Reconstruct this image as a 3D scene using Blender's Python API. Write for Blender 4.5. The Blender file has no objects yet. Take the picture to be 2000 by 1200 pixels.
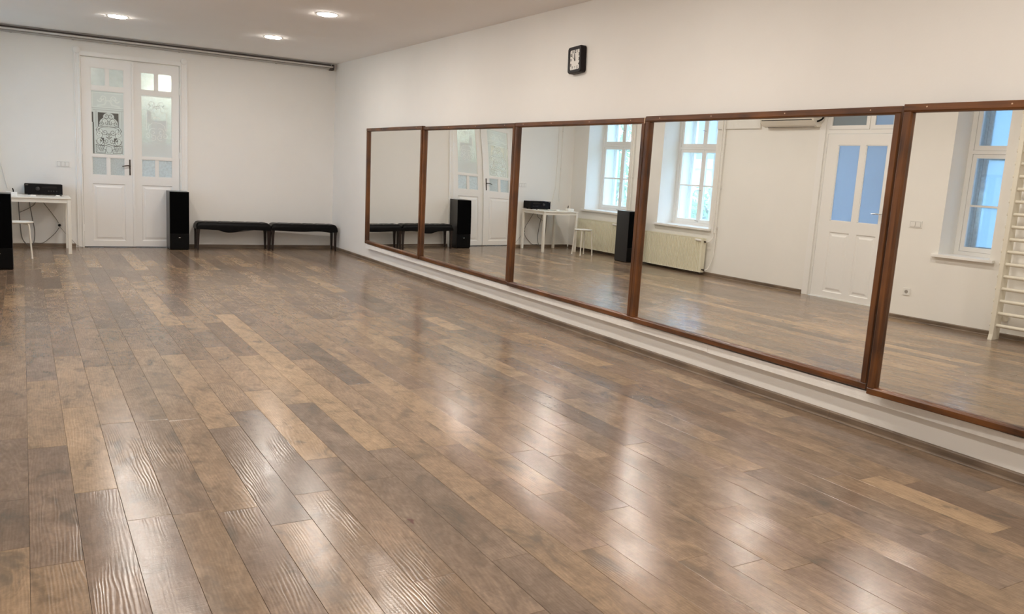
import bpy, bmesh, math, random
from math import sin, cos, pi, radians
from mathutils import Vector, Matrix

SC = bpy.context.scene
COL = SC.collection
random.seed(7)

# ------------------------------------------------------------------ camera
F_PX, YAW, PITCH, ROLL = 1611.261, 0.538197, -0.16151, 0.060073
CAM = Vector((-4.36455, 0.0, 1.42))
fw = Vector((sin(YAW) * cos(PITCH), cos(YAW) * cos(PITCH), sin(PITCH)))
rt = Vector((cos(YAW), -sin(YAW), 0))
up = rt.cross(fw)
r2 = rt * cos(ROLL) + up * sin(ROLL)
u2 = -rt * sin(ROLL) + up * cos(ROLL)
cd = bpy.data.cameras.new('camera')
cd.sensor_width = 36.0
cd.lens = F_PX / 2000.0 * 36.0
cd.clip_start = 0.02
cam = bpy.data.objects.new('camera', cd)
COL.objects.link(cam)
cam.matrix_world = Matrix(((r2.x, u2.x, -fw.x, CAM.x), (r2.y, u2.y, -fw.y, CAM.y), (r2.z, u2.z, -fw.z, CAM.z), (0, 0, 0, 1)))
SC.camera = cam

# ------------------------------------------------------------------ world, view
w = bpy.data.worlds.new('sky'); SC.world = w; w.use_nodes = True
bg = w.node_tree.nodes['Background']
bg.inputs[0].default_value = (0.58, 0.77, 1.0, 1)
bg.inputs[1].default_value = 9.5
SC.view_settings.view_transform = 'Standard'
SC.view_settings.look = 'None'
SC.view_settings.gamma = 1.0
SC.view_settings.use_curve_mapping = False
SC.view_settings.exposure = 0.0
try:
    SC.cycles.use_denoising = True
    SC.cycles.max_bounces = 14
    SC.cycles.diffuse_bounces = 8
    SC.cycles.glossy_bounces = 8
    SC.cycles.transparent_max_bounces = 16
    SC.cycles.sample_clamp_indirect = 70
    SC.cycles.caustics_reflective = True
except Exception:
    pass
LAMP_STRENGTH = 200.0
LAMP_COLOR = (1.0, 0.93, 0.85, 1)

# ------------------------------------------------------------------ material helpers
def mat(name, col=(0.8, 0.8, 0.8), rough=0.5, metal=0.0, spec=0.5, noise=0.0, nscale=8.0, bump=0.0, bscale=40.0, coat=0.0):
    m = bpy.data.materials.new(name); m.use_nodes = True
    nt = m.node_tree; b = nt.nodes['Principled BSDF']
    b.inputs['Base Color'].default_value = (*col, 1)
    b.inputs['Roughness'].default_value = rough
    b.inputs['Metallic'].default_value = metal
    b.inputs['Specular IOR Level'].default_value = spec
    b.inputs['Coat Weight'].default_value = coat
    if noise or bump:
        g = nt.nodes.new('ShaderNodeNewGeometry')
    if noise:
        n = nt.nodes.new('ShaderNodeTexNoise'); n.inputs['Scale'].default_value = nscale; n.inputs['Detail'].default_value = 5
        nt.links.new(g.outputs['Position'], n.inputs['Vector'])
        mr = nt.nodes.new('ShaderNodeMapRange'); mr.inputs['To Min'].default_value = 1 - noise; mr.inputs['To Max'].default_value = 1 + noise
        mr.inputs['From Min'].default_value = 0.3; mr.inputs['From Max'].default_value = 0.7
        nt.links.new(n.outputs['Fac'], mr.inputs['Value'])
        mx = nt.nodes.new('ShaderNodeVectorMath'); mx.operation = 'SCALE'; mx.inputs[0].default_value = col
        nt.links.new(mr.outputs['Result'], mx.inputs['Scale']); nt.links.new(mx.outputs['Vector'], b.inputs['Base Color'])
    if bump:
        n2 = nt.nodes.new('ShaderNodeTexNoise'); n2.inputs['Scale'].default_value = bscale; n2.inputs['Detail'].default_value = 4
        nt.links.new(g.outputs['Position'], n2.inputs['Vector'])
        bp = nt.nodes.new('ShaderNodeBump'); bp.inputs['Strength'].default_value = bump; bp.inputs['Distance'].default_value = 0.004
        nt.links.new(n2.outputs['Fac'], bp.inputs['Height']); nt.links.new(bp.outputs['Normal'], b.inputs['Normal'])
    return m

def emit(name, col, s):
    m = bpy.data.materials.new(name); m.use_nodes = True
    nt = m.node_tree; nt.nodes.clear()
    e = nt.nodes.new('ShaderNodeEmission'); o = nt.nodes.new('ShaderNodeOutputMaterial')
    e.inputs[0].default_value = col; e.inputs[1].default_value = s
    nt.links.new(e.outputs[0], o.inputs[0]); return m

def glassmat(name, clear, tint, trans=0.0, gloss=0.08, rough=0.02, noise=0.0, nscale=60):
    """thin pane: mix of see-through, frosted translucency and a surface gloss"""
    m = bpy.data.materials.new(name); m.use_nodes = True
    nt = m.node_tree; nt.nodes.clear()
    o = nt.nodes.new('ShaderNodeOutputMaterial')
    t = nt.nodes.new('ShaderNodeBsdfTransparent'); t.inputs[0].default_value = (*tint, 1)
    tr = nt.nodes.new('ShaderNodeBsdfTranslucent'); tr.inputs[0].default_value = (*tint, 1)
    df = nt.nodes.new('ShaderNodeBsdfDiffuse'); df.inputs[0].default_value = (*tint, 1)
    gl = nt.nodes.new('ShaderNodeBsdfGlossy'); gl.inputs['Roughness'].default_value = rough
    m1 = nt.nodes.new('ShaderNodeMixShader'); m1.inputs[0].default_value = trans      # translucent vs diffuse
    nt.links.new(df.outputs[0], m1.inputs[1]); nt.links.new(tr.outputs[0], m1.inputs[2])
    m2 = nt.nodes.new('ShaderNodeMixShader'); m2.inputs[0].default_value = clear
    nt.links.new(m1.outputs[0], m2.inputs[1]); nt.links.new(t.outputs[0], m2.inputs[2])
    m3 = nt.nodes.new('ShaderNodeMixShader'); m3.inputs[0].default_value = gloss
    nt.links.new(m2.outputs[0], m3.inputs[1]); nt.links.new(gl.outputs[0], m3.inputs[2])
    if noise:
        g = nt.nodes.new('ShaderNodeNewGeometry')
        n = nt.nodes.new('ShaderNodeTexNoise'); n.inputs['Scale'].default_value = nscale; n.inputs['Detail'].default_value = 3
        nt.links.new(g.outputs['Position'], n.inputs['Vector'])
        mr = nt.nodes.new('ShaderNodeMapRange'); mr.inputs['From Min'].default_value = .35; mr.inputs['From Max'].default_value = .65
        mr.inputs['To Min'].default_value = max(0, clear - noise); mr.inputs['To Max'].default_value = min(1, clear + noise)
        nt.links.new(n.outputs['Fac'], mr.inputs['Value']); nt.links.new(mr.outputs['Result'], m2.inputs[0])
    nt.links.new(m3.outputs[0], o.inputs[0]); return m

def wood(name, c1, c2, axis, rough=0.35, scale=1.0, coat=0.0, bump=0.15):
    m = bpy.data.materials.new(name); m.use_nodes = True
    nt = m.node_tree; b = nt.nodes['Principled BSDF']
    g = nt.nodes.new('ShaderNodeNewGeometry')
    mp = nt.nodes.new('ShaderNodeMapping')
    s = [38 * scale] * 3; s[axis] = 2.2 * scale
    mp.inputs['Scale'].default_value = s
    nt.links.new(g.outputs['Position'], mp.inputs['Vector'])
    n = nt.nodes.new('ShaderNodeTexNoise'); n.inputs['Scale'].default_value = 1.0; n.inputs['Detail'].default_value = 6; n.inputs['Distortion'].default_value = 0.6
    nt.links.new(mp.outputs['Vector'], n.inputs['Vector'])
    n3 = nt.nodes.new('ShaderNodeTexNoise'); n3.inputs['Scale'].default_value = 3.5; n3.inputs['Detail'].default_value = 2
    nt.links.new(g.outputs['Position'], n3.inputs['Vector'])
    ad = nt.nodes.new('ShaderNodeMath'); ad.operation = 'MULTIPLY_ADD'; ad.inputs[1].default_value = 0.5
    nt.links.new(n.outputs['Fac'], ad.inputs[0])
    h = nt.nodes.new('ShaderNodeMath'); h.operation = 'MULTIPLY'; h.inputs[1].default_value = 0.5
    nt.links.new(n3.outputs['Fac'], h.inputs[0]); nt.links.new(h.outputs[0], ad.inputs[2])
    cr = nt.nodes.new('ShaderNodeValToRGB')
    cr.color_ramp.elements[0].position = 0.36; cr.color_ramp.elements[0].color = (*c1, 1)
    cr.color_ramp.elements[1].position = 0.64; cr.color_ramp.elements[1].color = (*c2, 1)
    nt.links.new(ad.outputs[0], cr.inputs[0]); nt.links.new(cr.outputs[0], b.inputs['Base Color'])
    b.inputs['Roughness'].default_value = rough; b.inputs['Coat Weight'].default_value = coat
    b.inputs['Coat Roughness'].default_value = 0.2
    if bump:
        bp = nt.nodes.new('ShaderNodeBump'); bp.inputs['Strength'].default_value = bump; bp.inputs['Distance'].default_value = 0.002
        nt.links.new(n.outputs['Fac'], bp.inputs['Height']); nt.links.new(bp.outputs['Normal'], b.inputs['Normal'])
    return m

def floor_material():
    m = bpy.data.materials.new('laminate_plank'); m.use_nodes = True
    nt = m.node_tree; N = nt.nodes; L = nt.links; b = N['Principled BSDF']
    g = N.new('ShaderNodeNewGeometry')
    at = N.new('ShaderNodeAttribute'); at.attribute_name = 'tone'
    sd = N.new('ShaderNodeAttribute'); sd.attribute_name = 'seed'
    off = N.new('ShaderNodeVectorMath'); off.operation = 'ADD'
    L.new(g.outputs['Position'], off.inputs[0]); L.new(sd.outputs['Vector'], off.inputs[1])
    def noise(scale, detail, dist=0.0, sc=1.0, rough=0.55):
        mp = N.new('ShaderNodeMapping'); mp.inputs['Scale'].default_value = scale
        L.new(off.outputs[0], mp.inputs['Vector'])
        n = N.new('ShaderNodeTexNoise'); n.inputs['Scale'].default_value = sc; n.inputs['Detail'].default_value = detail
        n.inputs['Distortion'].default_value = dist; n.inputs['Roughness'].default_value = rough
        L.new(mp.outputs[0], n.inputs['Vector']); return n
    def rng(src, a, c, lo, hi):
        r = N.new('ShaderNodeMapRange'); r.inputs['From Min'].default_value = a; r.inputs['From Max'].default_value = c
        r.inputs['To Min'].default_value = lo; r.inputs['To Max'].default_value = hi; L.new(src, r.inputs['Value']); return r.outputs['Result']
    def mul(a, c):
        x = N.new('ShaderNodeMath'); x.operation = 'MULTIPLY'; L.new(a, x.inputs[0]); L.new(c, x.inputs[1]); return x.outputs[0]
    blotch = noise((8, 4.2, 1), 5, 0.9)          # smoky stains
    cloud = noise((3, 1.1, 1), 2, 0.3)
    grain = noise((60, 9, 1), 6, 1.2)            # long grain
    saw = noise((6, 190, 1), 2, 0.4)             # saw marks across the board
    wav = N.new('ShaderNodeTexWave'); wav.wave_type = 'RINGS'; wav.rings_direction = 'Z'
    wmp = N.new('ShaderNodeMapping'); wmp.inputs['Scale'].default_value = (11, 1.6, 1); L.new(off.outputs[0], wmp.inputs['Vector'])
    L.new(wmp.outputs[0], wav.inputs['Vector']); wav.inputs['Scale'].default_value = 2.2; wav.inputs['Distortion'].default_value = 14.0
    wav.inputs['Detail'].default_value = 2.5; wav.inputs['Detail Scale'].default_value = 0.6
    f = mul(mul(rng(blotch.outputs['Fac'], .30, .62, .76, 1.08), rng(grain.outputs['Fac'], .3, .7, .86, 1.07)),
            mul(rng(cloud.outputs['Fac'], .3, .7, .86, 1.14), rng(saw.outputs['Fac'], .3, .7, .95, 1.05)))
    mot = noise((30, 13, 1), 5, 1.4)
    f = mul(f, rng(mot.outputs['Fac'], .3, .7, .84, 1.13))
    f = mul(f, rng(wav.outputs['Fac'], 0, 1, .93, 1.03))
    sc = N.new('ShaderNodeVectorMath'); sc.operation = 'SCALE'; L.new(at.outputs['Color'], sc.inputs[0]); L.new(f, sc.inputs['Scale'])
    # grey smoke where the blotches are darkest
    mx = N.new('ShaderNodeMix'); mx.data_type = 'RGBA'; mx.inputs['B'].default_value = (.115, .102, .082, 1)
    L.new(rng(blotch.outputs['Fac'], .42, .24, 0, .7), mx.inputs['Factor']); L.new(sc.outputs[0], mx.inputs['A'])
    L.new(mx.outputs['Result'], b.inputs['Base Color'])
    L.new(rng(grain.outputs['Fac'], .3, .7, .165, .24), b.inputs['Roughness'])
    b.inputs['Specular IOR Level'].default_value = 0.50
    h1 = mul(rng(wav.outputs['Fac'], 0, 1, 0, 1), rng(cloud.outputs['Fac'], .45, .6, 0.0, 1))
    ad = N.new('ShaderNodeMath'); ad.operation = 'MULTIPLY_ADD'; ad.inputs[1].default_value = 0.55
    L.new(h1, ad.inputs[0]); L.new(mul(saw.outputs['Fac'], rng(cloud.outputs['Fac'], .6, .45, .15, 1)), ad.inputs[2])
    ad2 = N.new('ShaderNodeMath'); ad2.operation = 'MULTIPLY_ADD'; ad2.inputs[1].default_value = 0.35
    L.new(grain.outputs['Fac'], ad2.inputs[0]); L.new(ad.outputs[0], ad2.inputs[2]); ad = ad2
    bp = N.new('ShaderNodeBump'); bp.inputs['Strength'].default_value = 0.40; bp.inputs['Distance'].default_value = 0.0011
    L.new(ad.outputs[0], bp.inputs['Height']); L.new(bp.outputs['Normal'], b.inputs['Normal'])
    return m

M = {}
M['wall'] = mat('wall_paint', (0.86, 0.845, 0.81), 0.9, spec=0.1, noise=0.012, nscale=2.0, bump=0.10, bscale=60)
M['ceil'] = mat('ceiling_paint', (0.86, 0.84, 0.825), 0.95, spec=0.1, noise=0.01, nscale=2)
M['gloss_white'] = mat('white_gloss_paint', (0.87, 0.86, 0.84), 0.35, spec=0.4, bump=0.03, bscale=25)
M['ledge'] = mat('white_board_paint', (0.90, 0.885, 0.85), 0.6, spec=0.3, noise=0.03, nscale=20, bump=0.2, bscale=90)
M['plank'] = floor_material()
M['gap'] = mat('floor_underlay', (0.018, 0.012, 0.009), 0.9)
M['frame'] = wood('stained_pine', (0.038, 0.012, 0.0035), (0.18, 0.062, 0.0115), 2, 0.36, coat=0.08)
M['frameh'] = wood('stained_pine_rail', (0.038, 0.012, 0.0035), (0.18, 0.062, 0.0115), 1, 0.36, coat=0.08)
M['base'] = wood('brown_skirting', (0.11, 0.078, 0.054), (0.25, 0.185, 0.13), 1, 0.4)
M['basex'] = wood('brown_skirting_end_wall', (0.11, 0.078, 0.054), (0.25, 0.185, 0.13), 0, 0.4)
M['black'] = mat('black_vinyl', (0.003, 0.003, 0.0035), 0.5, spec=0.12)
M['grille'] = mat('black_speaker_cloth', (0.0022, 0.0022, 0.0025), 0.95, spec=0.05)
M['spkside'] = mat('black_ash_veneer', (0.02, 0.02, 0.022), 0.30, spec=0.6)
M['leather'] = mat('black_leather', (0.0035, 0.0035, 0.0042), 0.36, spec=0.14, bump=0.25, bscale=120)
M['darkwood'] = mat('dark_bench_wood', (0.014, 0.006, 0.005), 0.35, spec=0.5)
M['ivory'] = mat('white_powder_coat', (0.82, 0.79, 0.72), 0.4)
M['cream'] = mat('cream_enamel', (0.80, 0.77, 0.62), 0.4)
M['barpaint'] = mat('cream_gloss_bars', (0.76, 0.72, 0.62), 0.35)
M['plastic'] = mat('white_plastic', (0.82, 0.81, 0.78), 0.35)
M['acplastic'] = mat('white_unit_plastic', (0.78, 0.74, 0.66), 0.4)
M['darkslot'] = mat('dark_slot', (0.05, 0.045, 0.04), 0.6)
M['cable'] = mat('dark_cable', (0.17, 0.16, 0.145), 0.5)
M['cable_light'] = mat('grey_cable', (0.36, 0.34, 0.30), 0.5)
M['bronze'] = mat('aged_brass', (0.055, 0.042, 0.035), 0.35, metal=0.7)
M['chrome'] = mat('chrome', (0.6, 0.6, 0.6), 0.2, metal=1.0)
M['alu'] = mat('brushed_tube', (0.72, 0.70, 0.68), 0.35, metal=0.0)
M['alud'] = mat('grey_tube', (0.42, 0.40, 0.38), 0.5, metal=0.0)
M['darktrack'] = mat('dark_track', (0.10, 0.085, 0.078), 0.6)  # bracket colour; on the strip above the tubes it stands for shade
M['screw'] = mat('brass_screw', (0.60, 0.42, 0.28), 0.35, metal=0.6)
M['mirror'] = mat('mirror_silver', (0.93, 0.935, 0.905), 0.0, metal=1.0)
M['clockface'] = mat('clock_paper', (0.80, 0.78, 0.74), 0.5)
M['ink'] = mat('clock_ink', (0.02, 0.018, 0.018), 0.6)
M['clockcase'] = mat('clock_black_plastic', (0.014, 0.010, 0.011), 0.45, spec=0.2)
M['lamp'] = emit('downlight_diffuser', LAMP_COLOR, LAMP_STRENGTH)
M['globe'] = emit('corridor_globe_glass', (1.0, 0.93, 0.78, 1), 60.0)
M['pane'] = glassmat('window_glass', 0.9, (0.93, 0.97, 1.0), trans=0.5, gloss=0.06)
M['bluefrost'] = glassmat('frosted_door_glass', 0.0, (0.40, 0.45, 0.53), trans=0.70, gloss=0.06, rough=0.15)
M['bluefilm'] = glassmat('frosted_window_film', 0.05, (0.46, 0.57, 0.66), trans=0.8, gloss=0.05)
M['greyfrost'] = glassmat('grey_frosted_glass', 0.0, (0.30, 0.34, 0.36), trans=0.35, gloss=0.08, rough=0.2)
M['frost'] = glassmat('frosted_etched_glass', 0.05, (0.84, 0.91, 0.90), trans=0.22, gloss=0.07, rough=0.12, noise=0.04, nscale=14)
M['frost_lit'] = glassmat('bright_frosted_glass', 0.12, (0.86, 0.93, 0.93), trans=0.5, gloss=0.07, rough=0.12, noise=0.06, nscale=20)
M['pattern'] = glassmat('patterned_glass', 0.06, (0.70, 0.78, 0.80), trans=0.22, gloss=0.10, rough=0.1, noise=0.1, nscale=90)
M['blueglint'] = glassmat('pale_blue_glass', 0.10, (0.78, 0.89, 0.95), trans=0.25, gloss=0.10, rough=0.1, noise=0.1, nscale=30)
M['etchdark'] = mat('clear_cut_dark', (0.075, 0.065, 0.065), 0.2)
M['etchline'] = mat('etched_shadow_line', (0.16, 0.18, 0.175), 0.4)
M['etchwhite'] = mat('etched_white', (0.92, 0.97, 0.96), 0.6)
M['etchgrey'] = mat('etched_grey', (0.70, 0.76, 0.765), 0.6)
M['plaster'] = mat('facade_render', (0.80, 0.80, 0.80), 0.9)
M['facade2'] = mat('blue_grey_facade', (0.20, 0.26, 0.42), 0.8)
M['roof'] = mat('roof_tile', (0.30, 0.16, 0.12), 0.8)
M['leafm'] = mat('leaf_green', (0.20, 0.36, 0.09), 0.6, noise=0.4, nscale=3)
M['bark'] = mat('bark', (0.10, 0.08, 0.06), 0.9)
M['grass'] = mat('yard_ground', (0.20, 0.24, 0.12), 0.9, noise=0.3, nscale=1)
M['stain'] = mat('rust_stain', (0.10, 0.028, 0.018), 0.5)
M['outerframe'] = mat('grey_weathered_frame', (0.60, 0.60, 0.59), 0.6, noise=0.15, nscale=30)

# ------------------------------------------------------------------ mesh helpers
def obj(name, bm, m, parent=None, smooth=False, bevel=0.0):
    if bevel:
        bmesh.ops.bevel(bm, geom=bm.edges[:] , offset=bevel, segments=2, affect='EDGES', profile=0.6, clamp_overlap=True)
    me = bpy.data.meshes.new(name); bm.to_mesh(me); bm.free()
    ms = m if isinstance(m, (list, tuple)) else [m]
    for x in ms: me.materials.append(x)
    if smooth:
        me.polygons.foreach_set('use_smooth', [True] * len(me.polygons))
        if smooth != 'all':
            me.set_sharp_from_angle(angle=radians(40))
    o = bpy.data.objects.new(name, me); COL.objects.link(o)
    if parent is not None:
        o.parent = parent
    return o

def thing(name, label, cat, loc=(0, 0, 0), rotz=0.0, group=None, kind=None):
    o = bpy.data.objects.new(name, None); COL.objects.link(o)
    o.empty_display_size = 0.1
    o.location = loc; o.rotation_euler = (0, 0, rotz)
    o['label'] = label; o['category'] = cat
    if group: o['group'] = group
    if kind: o['kind'] = kind
    return o

def tag(o, label=None, cat=None, group=None, kind=None):
    if label: o['label'] = label
    if cat: o['category'] = cat
    if group: o['group'] = group
    if kind: o['kind'] = kind
    return o

def box(bm, a, b, mi=0):
    x0, y0, z0 = (min(a[i], b[i]) for i in range(3)); x1, y1, z1 = (max(a[i], b[i]) for i in range(3))
    v = [bm.verts.new(c) for c in ((x0, y0, z0), (x1, y0, z0), (x1, y1, z0), (x0, y1, z0), (x0, y0, z1), (x1, y0, z1), (x1, y1, z1), (x0, y1, z1))]
    fs = []
    for q in ((0, 3, 2, 1), (4, 5, 6, 7), (0, 1, 5, 4), (1, 2, 6, 5), (2, 3, 7, 6), (3, 0, 4, 7)):
        f = bm.faces.new([v[i] for i in q]); f.material_index = mi; fs.append(f)
    return fs

def bx(a, b):
    bm = bmesh.new(); box(bm, a, b); return bm

def frame_basis(d):
    d = d.normalized(); a = Vector((0, 0, 1)) if abs(d.z) < 0.95 else Vector((1, 0, 0))
    s = d.cross(a).normalized(); t = s.cross(d).normalized(); return s, t

def tube(bm, pts, r, seg=10, cap=True):
    pts = [Vector(p) for p in pts]; rings = []
    rs = r if isinstance(r, (list, tuple)) else [r] * len(pts)
    prev = None
    for i, p in enumerate(pts):
        d = (pts[min(i + 1, len(pts) - 1)] - pts[max(i - 1, 0)])
        s, t = frame_basis(d)
        if prev is not None:
            dn = d.normalized(); s = (prev - dn * prev.dot(dn)).normalized(); t = dn.cross(s) * -1
            t = s.cross(dn).normalized()
        prev = s
        rings.append([bm.verts.new(p + (s * cos(2 * pi * k / seg) + t * sin(2 * pi * k / seg)) * rs[i]) for k in range(seg)])
    for a, b in zip(rings, rings[1:]):
        for k in range(seg):
            bm.faces.new((a[k], a[(k + 1) % seg], b[(k + 1) % seg], b[k]))
    if cap:
        bm.faces.new(rings[0][::-1]); bm.faces.new(rings[-1])
    return bm

def spline(pts, n=8):
    """Catmull-Rom through the points"""
    P = [Vector(p) for p in pts]; P = [P[0]] + P + [P[-1]]; out = []
    for i in range(1, len(P) - 2):
        for k in range(n):
            t = k / n; a, b, c, d = P[i - 1], P[i], P[i + 1], P[i + 2]
            out.append(0.5 * ((2 * b) + (-a + c) * t + (2 * a - 5 * b + 4 * c - d) * t * t + (-a + 3 * b - 3 * c + d) * t ** 3))
    out.append(P[-2]); return out

def lathe(bm, prof, c=(0, 0, 0), seg=32, axis=2):
    rings = []
    for r, h in prof:
        ring = []
        for k in range(seg):
            a = 2 * pi * k / seg
            p = [r * cos(a), r * sin(a), h]
            if axis == 0: p = [h, r * cos(a), r * sin(a)]
            if axis == 1: p = [r * sin(a), h, r * cos(a)]
            ring.append(bm.verts.new((p[0] + c[0], p[1] + c[1], p[2] + c[2])))
        rings.append(ring)
    for a, b in zip(rings, rings[1:]):
        for k in range(seg): bm.faces.new((a[k], a[(k + 1) % seg], b[(k + 1) % seg], b[k]))
    bm.faces.new(rings[0][::-1]); bm.faces.new(rings[-1])
    bmesh.ops.recalc_face_normals(bm, faces=bm.faces[:])
    return bm

def prism(bm, outline, lo, hi, axis):
    """extrude a 2-D outline along an axis (outline in the two other axes, in order)"""
    def P(p, h):
        return {0: (h, p[0], p[1]), 1: (p[0], h, p[1]), 2: (p[0], p[1], h)}[axis]
    a = [bm.verts.new(P(p, lo)) for p in outline]; b = [bm.verts.new(P(p, hi)) for p in outline]
    n = len(a)
    bm.faces.new(a[::-1]); bm.faces.new(b)
    for k in range(n): bm.faces.new((a[k], a[(k + 1) % n], b[(k + 1) % n], b[k]))
    bmesh.ops.recalc_face_normals(bm, faces=bm.faces[:])
    return bm

def rrect(x0, y0, x1, y1, r, n=5):
    pts = []
    for cx, cy, a0 in ((x1 - r, y1 - r, 0), (x0 + r, y1 - r, 90), (x0 + r, y0 + r, 180), (x1 - r, y0 + r, 270)):
        for k in range(n + 1):
            a = radians(a0 + 90 * k / n); pts.append((cx + r * cos(a), cy + r * sin(a)))
    return pts

def wall_cells(bm, us, vs, holes, mk):
    for i in range(len(us) - 1):
        for j in range(len(vs) - 1):
            uc, vc = (us[i] + us[i + 1]) / 2, (vs[j] + vs[j + 1]) / 2
            if any(h[0] < uc < h[1] and h[2] < vc < h[3] for h in holes): continue
            mk(bm, us[i], us[i + 1], vs[j], vs[j + 1])

# ------------------------------------------------------------------ room shell
XL, YB, YF, H = -5.0, -2.4, 13.25, 2.955
WD = {1: (11.56, 12.79, 0.765, 2.62), 2: (9.48, 10.69, 0.715, 2.62), 3: (4.61, 5.17, 0.80, 2.62)}
DOOR2 = (6.44, 7.50, 0.0, 2.64)
# right wall
o = obj('wall_right', bx((0.0, YB - .2, -0.05), (0.2, YF + .2, H + .05)), M['wall']); tag(o, 'long off-white wall behind the row of mirrors', 'wall', kind='structure')
# left wall with window and door openings
holes = [(a, b, c, d) for a, b, c, d in WD.values()] + [(6.44, 7.50, -1, 2.64)]
ys = sorted({YB - .2, YF + .2} | {h[0] for h in holes} | {h[1] for h in holes}); zs = sorted({-0.05, H + .05, 2.62, 2.64, .765, .715, .80})
bm = bmesh.new(); wall_cells(bm, ys, zs, holes, lambda b, u0, u1, v0, v1: box(b, (XL - .70, u0, v0), (XL, u1, v1)))
o = obj('wall_left', bm, M['wall']); tag(o, 'off-white window wall seen in the mirrors, with radiators and a door', 'wall', kind='structure')
# far wall with double door opening
DX0, DX1, DZ = -3.635, -2.345, 2.665
bm = bmesh.new(); wall_cells(bm, [XL - .70, DX0, DX1, 0.2], [-0.05, DZ, H + .05], [(DX0, DX1, -1, DZ)], lambda b, u0, u1, v0, v1: box(b, (u0, YF, v0), (u1, YF + .2, v1)))
o = obj('wall_back', bm, M['wall']); tag(o, 'off-white end wall with the white double door', 'wall', kind='structure')
o = obj('wall_front', bx((XL - .70, YB - .2, -.05), (0.2, YB, H + .05)), M['wall']); tag(o, 'off-white wall behind the camera', 'wall', kind='structure')
# ceiling with holes for the recessed lamps
LAMPS = [(x, y) for y in (11.12, 8.9, 6.68, 4.46, 2.24, 0.02) for x in (-1.54, -3.35)]
o = obj('ceiling', bx((XL - .70, YB - .2, H), (0.2, YF + .2, H + .2)), M['ceil']); tag(o, 'flat off-white ceiling with round downlights', 'ceiling', kind='structure')

# floor: slab + planks
fl = obj('floor', bx((XL - .02, YB, -0.06), (0.0, YF, -0.0075)), M['gap']); tag(fl, 'brown laminate floor of long oak-look planks', 'floor', kind='structure')
PW = 0.1632
TONES = [(.295, .215, .145), (.275, .20, .138), (.31, .226, .150), (.262, .192, .135), (.285, .207, .148), (.325, .234, .154), (.25, .186, .137), (.30, .217, .141), (.272, .198, .134), (.24, .172, .122)]
LIGHT = [(.43, .312, .195), (.39, .285, .182), (.365, .266, .172)]
DARK = [(.215, .163, .122), (.235, .178, .132), (.205, .155, .116)]
rows = []
k0 = int(math.floor((XL + 3.896) / PW)); k = k0
planks = []
KNOWN = {0: 3.31, 3: 3.331, 4: 3.725, 6: 3.752, -1: 3.32, -2: 4.97, -3: 4.33, 11: 2.056, 14: 3.35, -4: 3.22, 1: 3.27, 17: 3.23}
SPECIAL = {}
rng = random.Random(11)
kk = k0
while True:
    xa = max(-3.896 + kk * PW, XL); xb = min(-3.896 + (kk + 1) * PW, -0.002)
    if xa >= -0.01: break
    end = KNOWN.get(kk, 2.0 + ((kk * 0.4137) % 1.0) * 1.29)
    y = end
    while y > YB: y -= 1.29
    while y < YF:
        y2 = y + 1.29
        # printed boards of the laminate: shorter blocks inside one plank row
        cuts = [y]
        yy = y
        while y2 - yy > 0.9 and rng.random() < .25:
            yy += rng.uniform(.45, .75); cuts.append(yy)
        cuts.append(y2)
        for a, b in zip(cuts, cuts[1:]):
            a2, b2 = max(a, YB), min(b, YF)
            if b2 - a2 > 0.02:
                q = rng.random()
                tone = rng.choice(LIGHT) if q < .10 else (rng.choice(DARK) if q < .20 else rng.choice(TONES))
                yc = (a2 + b2) / 2
                if kk == 4 and 3.72 < yc < 5.02: tone = LIGHT[0]
                elif kk == 6 and 3.76 < yc < 7.6: tone = LIGHT[0]
                elif kk == 2 and 4.9 < yc < 6.2: tone = LIGHT[2]
                elif kk == 3 and 3.33 < yc < 4.1: tone = DARK[0]
                elif kk == 5 and 3.4 < yc < 4.5: tone = DARK[1]
                elif kk == 14 and 3.36 < yc < 4.6: tone = DARK[0]
                elif kk == -2 and 4.97 < yc < 6.2: tone = LIGHT[2]
                elif kk == -1 and 4.6 < yc < 5.9: tone = LIGHT[2]
                elif kk == -3 and 4.33 < yc < 5.6: tone = LIGHT[2]
                elif kk == -4 and 3.3 < yc < 4.4: tone = DARK[1]
                elif kk == -3 and 3.0 < yc < 4.33: tone = TONES[6]
                elif kk == 1 and 2.2 < yc < 3.25: tone = TONES[6]
                planks.append((xa, xb, a2, b2, tone))
        y = y2
    kk += 1
def plank_bm(bm, xa, xb, ya, yb, z=0.0):
    g = 0.0005; c = 0.0010
    lo = [(xa + g, ya + g), (xb - g, ya + g), (xb - g, yb - g), (xa + g, yb - g)]
    hi = [(xa + g + c, ya + g + c), (xb - g - c, ya + g + c), (xb - g - c, yb - g - c), (xa + g + c, yb - g - c)]
    A = [bm.verts.new((x, y, -0.007)) for x, y in lo]; B = [bm.verts.new((x, y, z - c * .8)) for x, y in lo]; C = [bm.verts.new((x, y, z)) for x, y in hi]
    fs = [bm.faces.new(C)]
    for i in range(4):
        j = (i + 1) % 4
        fs.append(bm.faces.new((A[i], A[j], B[j], B[i]))); fs.append(bm.faces.new((B[i], B[j], C[j], C[i])))
    return fs
def size_in_view(p):
    best = 0; n = 0
    for i in range(4):
        for j in range(6):
            P = Vector((p[0] + (p[1] - p[0]) * (i + .5) / 4, p[2] + (p[3] - p[2]) * (j + .5) / 6, 0)) - CAM
            d = P.dot(fw)
            if d < .1: continue
            X, Y = F_PX * P.dot(r2) / d, F_PX * P.dot(u2) / d
            if abs(X) < 1000 and abs(Y) < 600: n += 1; best += 1.0 / (d * d * d)
    return best * (p[1] - p[0]) * (p[3] - p[2])
planks.sort(key=size_in_view, reverse=True)
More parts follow.
